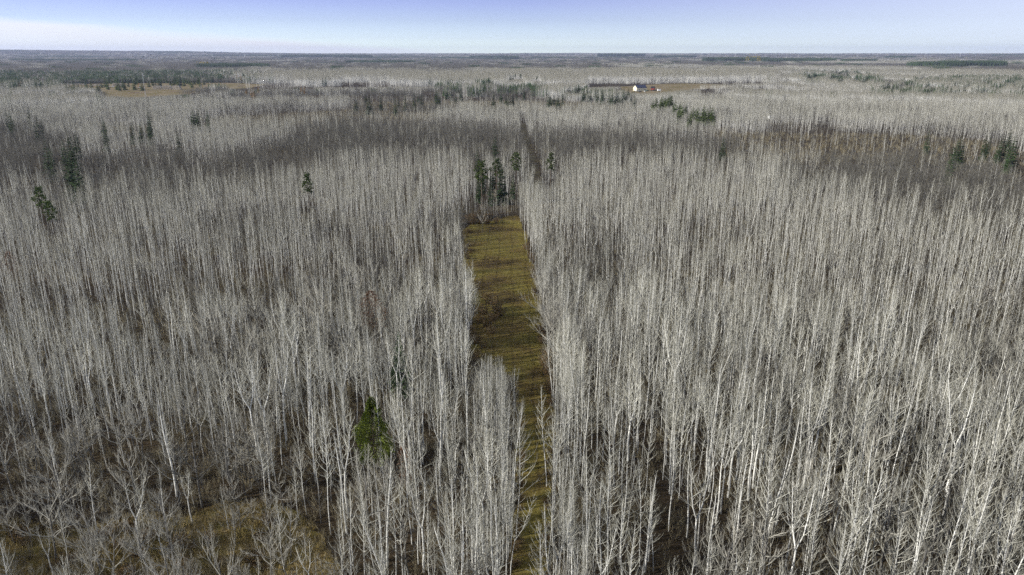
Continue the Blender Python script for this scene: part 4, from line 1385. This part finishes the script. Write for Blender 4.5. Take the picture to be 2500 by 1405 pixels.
tr = empty('box_trailer', (x, y, 0), .25); tag(tr, 'white box trailer at the right end of the house lot', 'trailer')
b = MB(); b.box((-2.4, -1.2, .6), (2.4, 1.2, 3.3)); b.build('body', M['white'], tr)
b = MB(); b.box((2.403, -1.05, .7), (2.45, 1.05, 3.15)); b.build('door', M['white'], tr)
b = MB(); b.tube([(-2.4, -.8, .55), (-4.0, 0, .5)], [.06, .06], 5); b.tube([(-2.4, .8, .55), (-4.0, 0, .5)], [.06, .06], 5); b.build('drawbar', M['dark'], tr)
wheels(tr, [(-.5, -1.1), (.5, -1.1), (-.5, 1.1), (.5, 1.1)])

# ------------------------------------------------------------------ log yard far off
def log_pile(px, py, n_stack, length, rows, rz, label):
    x, y = at(px, py)
    o = empty('log_pile', (x, y, 0), rz); tag(o, label, 'log pile')
    r = random.Random(int(px))
    for s in range(n_stack):
        B = MB(); E = MB()
        w = length / n_stack
        for k in range(rows):
            for j in range(int(w / .5) - k // 2):
                xx = -length / 2 + s * w + .3 + j * .5 + (.25 if k % 2 else 0) + r.uniform(-.04, .04)
                rad = rv(r, .2, .27); zz = .25 + k * .44
                y0 = -2.4 + r.uniform(-.25, .25); y1 = 2.4 + r.uniform(-.25, .25)
                B.tube([(xx, y0, zz), (xx, y1, zz)], [rad, rad * .9], 6)
                E.tube([(xx, y0 - .012, zz), (xx, y0 - .006, zz)], [rad * .88, rad * .88], 6)
                E.f.append(tuple(range(len(E.v) - 12, len(E.v) - 6))); E.m.append(0)
        p = B.build('log_stack', M['log_bark'], o); E.build('log_ends', M['log_end'], p)
log_pile(398, 219, 2, 30, 13, .06, 'long grey stack of logs right of centre in the log yard')
log_pile(433, 219.5, 1, 14, 14, -.05, 'shorter grey log stack at the right end of the yard')
log_pile(290, 211, 1, 20, 12, .05, 'grey log stack at the back of the log yard')
log_pile(170, 209, 3, 58, 7, .04, 'pale log rows at the left of the log yard')
log_pile(232, 210.5, 1, 20, 6, -.04, 'low pale log row between the long rows and the back stack')
car(265, 212.5, .1, M['white'], 'white pickup left of the back log stack', 'pickup')
car(276, 212.5, .2, M['white'], 'white car beside the back log stack')
x, y = at(341, 217)
ld = empty('log_loader', (x, y, 0), .3); tag(ld, 'white log loader with raised boom in the log yard', 'loader')
b = MB(); b.box((-2.6, -1.2, .9), (1.8, 1.2, 2.0)); b.build('body', M['white'], ld)
b = MB(); b.prism([(-1.0, 2.01), (1.0, 2.01), (.8, 3.7), (-.8, 3.7)], -.2, 1.5); b.build('cab', M['glass'], ld)
b = MB(); b.tube([(-1, 0, 2.0), (-2.4, 0, 6.0), (-.2, 0, 8.2)], [.28, .24, .18], 5); b.tube([(-.2, 0, 8.2), (-.2, 0, 7.0)], [.3, .4], 5); b.build('boom', M['orange'], ld)
wheels(ld, [(-1.8, -1.2), (1.1, -1.2), (-1.8, 1.2), (1.1, 1.2)], .75, .45)

# lattice mast
x, y = at(356, 238)
mast = empty('lattice_mast', (x, y, 0), .3); tag(mast, 'tall thin pale lattice mast in front of the log yard', 'mast')
mh, ms = 30.0, .75
corner = [(ms * math.cos(a), ms * math.sin(a)) for a in (0.5, 0.5 + 2.094, 0.5 + 4.189)]
for cx2, cy2 in corner:
    b = MB(); b.tube([(cx2, cy2, -.2), (cx2 * .8, cy2 * .8, mh)], [.06, .05], 5); b.build('leg', M['steel'], mast)
b = MB(); nz = 24
for i in range(nz):
    z0_, z1_ = mh * i / nz, mh * (i + 1) / nz
    for j in range(3):
        p, q = corner[j], corner[(j + 1) % 3]
        f0, f1 = 1 - .2 * i / nz, 1 - .2 * (i + 1) / nz
        b.tube([(p[0] * f0, p[1] * f0, z0_), (q[0] * f1, q[1] * f1, z1_)], [.03, .03], 3)
        b.tube([(p[0] * f1, p[1] * f1, z1_), (q[0] * f1, q[1] * f1, z1_)], [.03, .03], 3)
b.build('bracing', M['steel'], mast)
b = MB(); b.tube([(0, 0, mh), (0, 0, mh + 3.0)], [.05, .03], 5); b.build('antenna', M['steel'], mast)

# small white hunting stand in the brush at right
x, y = at(1878, 300)
st = empty('hunting_stand', (x, y, 0), .3); tag(st, 'tiny white hunting stand on legs in the dark brush', 'stand')
for ax in (-.9, .9):
    for ay in (-.9, .9):
        b = MB(); b.tube([(ax * 1.3, ay * 1.3, -.1), (ax, ay, 3.4)], [.08, .08], 5); b.build('leg', M['trunk_brown'], st)
b = MB(); b.box((-1.1, -1.1, 3.4), (1.1, 1.1, 5.3)); b.build('wall', M['white'], st)
b = MB(); b.box((-.8, -1.16, 4.3), (.8, -1.105, 4.8)); b.build('window', M['dark'], st)
b = MB(); b.prism([(-1.4, 5.302), (1.4, 5.302), (1.4, 5.5), (-1.4, 5.85)], -1.35, 1.35); b.build('roof', M['white'], st)

# power pylons along the horizon
PB = MB()
ph_ = 46.0
for s in (-1, 1):
    PB.tube([(s * 5, 0, -1), (s * 4.2, 0, ph_)], [.45, .35], 4)
PA = MB(); PA.tube([(-11, 0, ph_ - 5), (11, 0, ph_ - 5)], [.45, .4], 4)
for i in range(4):
    PA.tube([(-4.6, 0, 6 + i * 9), (4.6, 0, 15 + i * 9)], [.2, .2], 3)
PYL = ORD + ['third from right', 'second from right', 'rightmost']
pl_leg, pl_arm = PB.mesh('pylon_posts', M['steel'], False), PA.mesh('pylon_arm', M['steel'], False)
for i, qx in enumerate((10, 100, 185, 273, 355, 437, 518, 597, 680, 905, 1075, 1258, 1324, 1455, 1795, 1870, 1950, 2095, 2170, 2260, 2345)):
    dst = 7800.0
    x, y = (qx - 1250) / F * dst * cp, dst
    o = empty('power_pylon', (x, y, float(terrain(x, y))), 0)
    tag(o, 'tiny power pylon on the horizon, ' + PYL[i], 'pylon', 'pylons along the horizon')
    for nm, me in (('post', pl_leg), ('crossarm', pl_arm)):
        c = bpy.data.objects.new(nm, me); c.parent = o; COL.objects.link(c)

# ------------------------------------------------------------------ haze
b = MB(); b.box((-17000, -17000, -3), (17000, 17000, 190))
hz = b.build('haze', [])
tag(hz, 'thin blue haze over the far forest', kind='stuff')
hm = bpy.data.materials.new('haze'); hm.use_nodes = True
hn_ = hm.node_tree.nodes; hn_.clear()
ho = hn_.new('ShaderNodeOutputMaterial'); hv = hn_.new('ShaderNodeVolumePrincipled')
hv.inputs['Color'].default_value = (0.62, 0.70, 1.0, 1)
hv.inputs['Density'].default_value = 4.8e-5
hv.inputs['Anisotropy'].default_value = 0.2
hm.node_tree.links.new(hv.outputs[0], ho.inputs['Volume'])
hz.data.materials.append(hm)
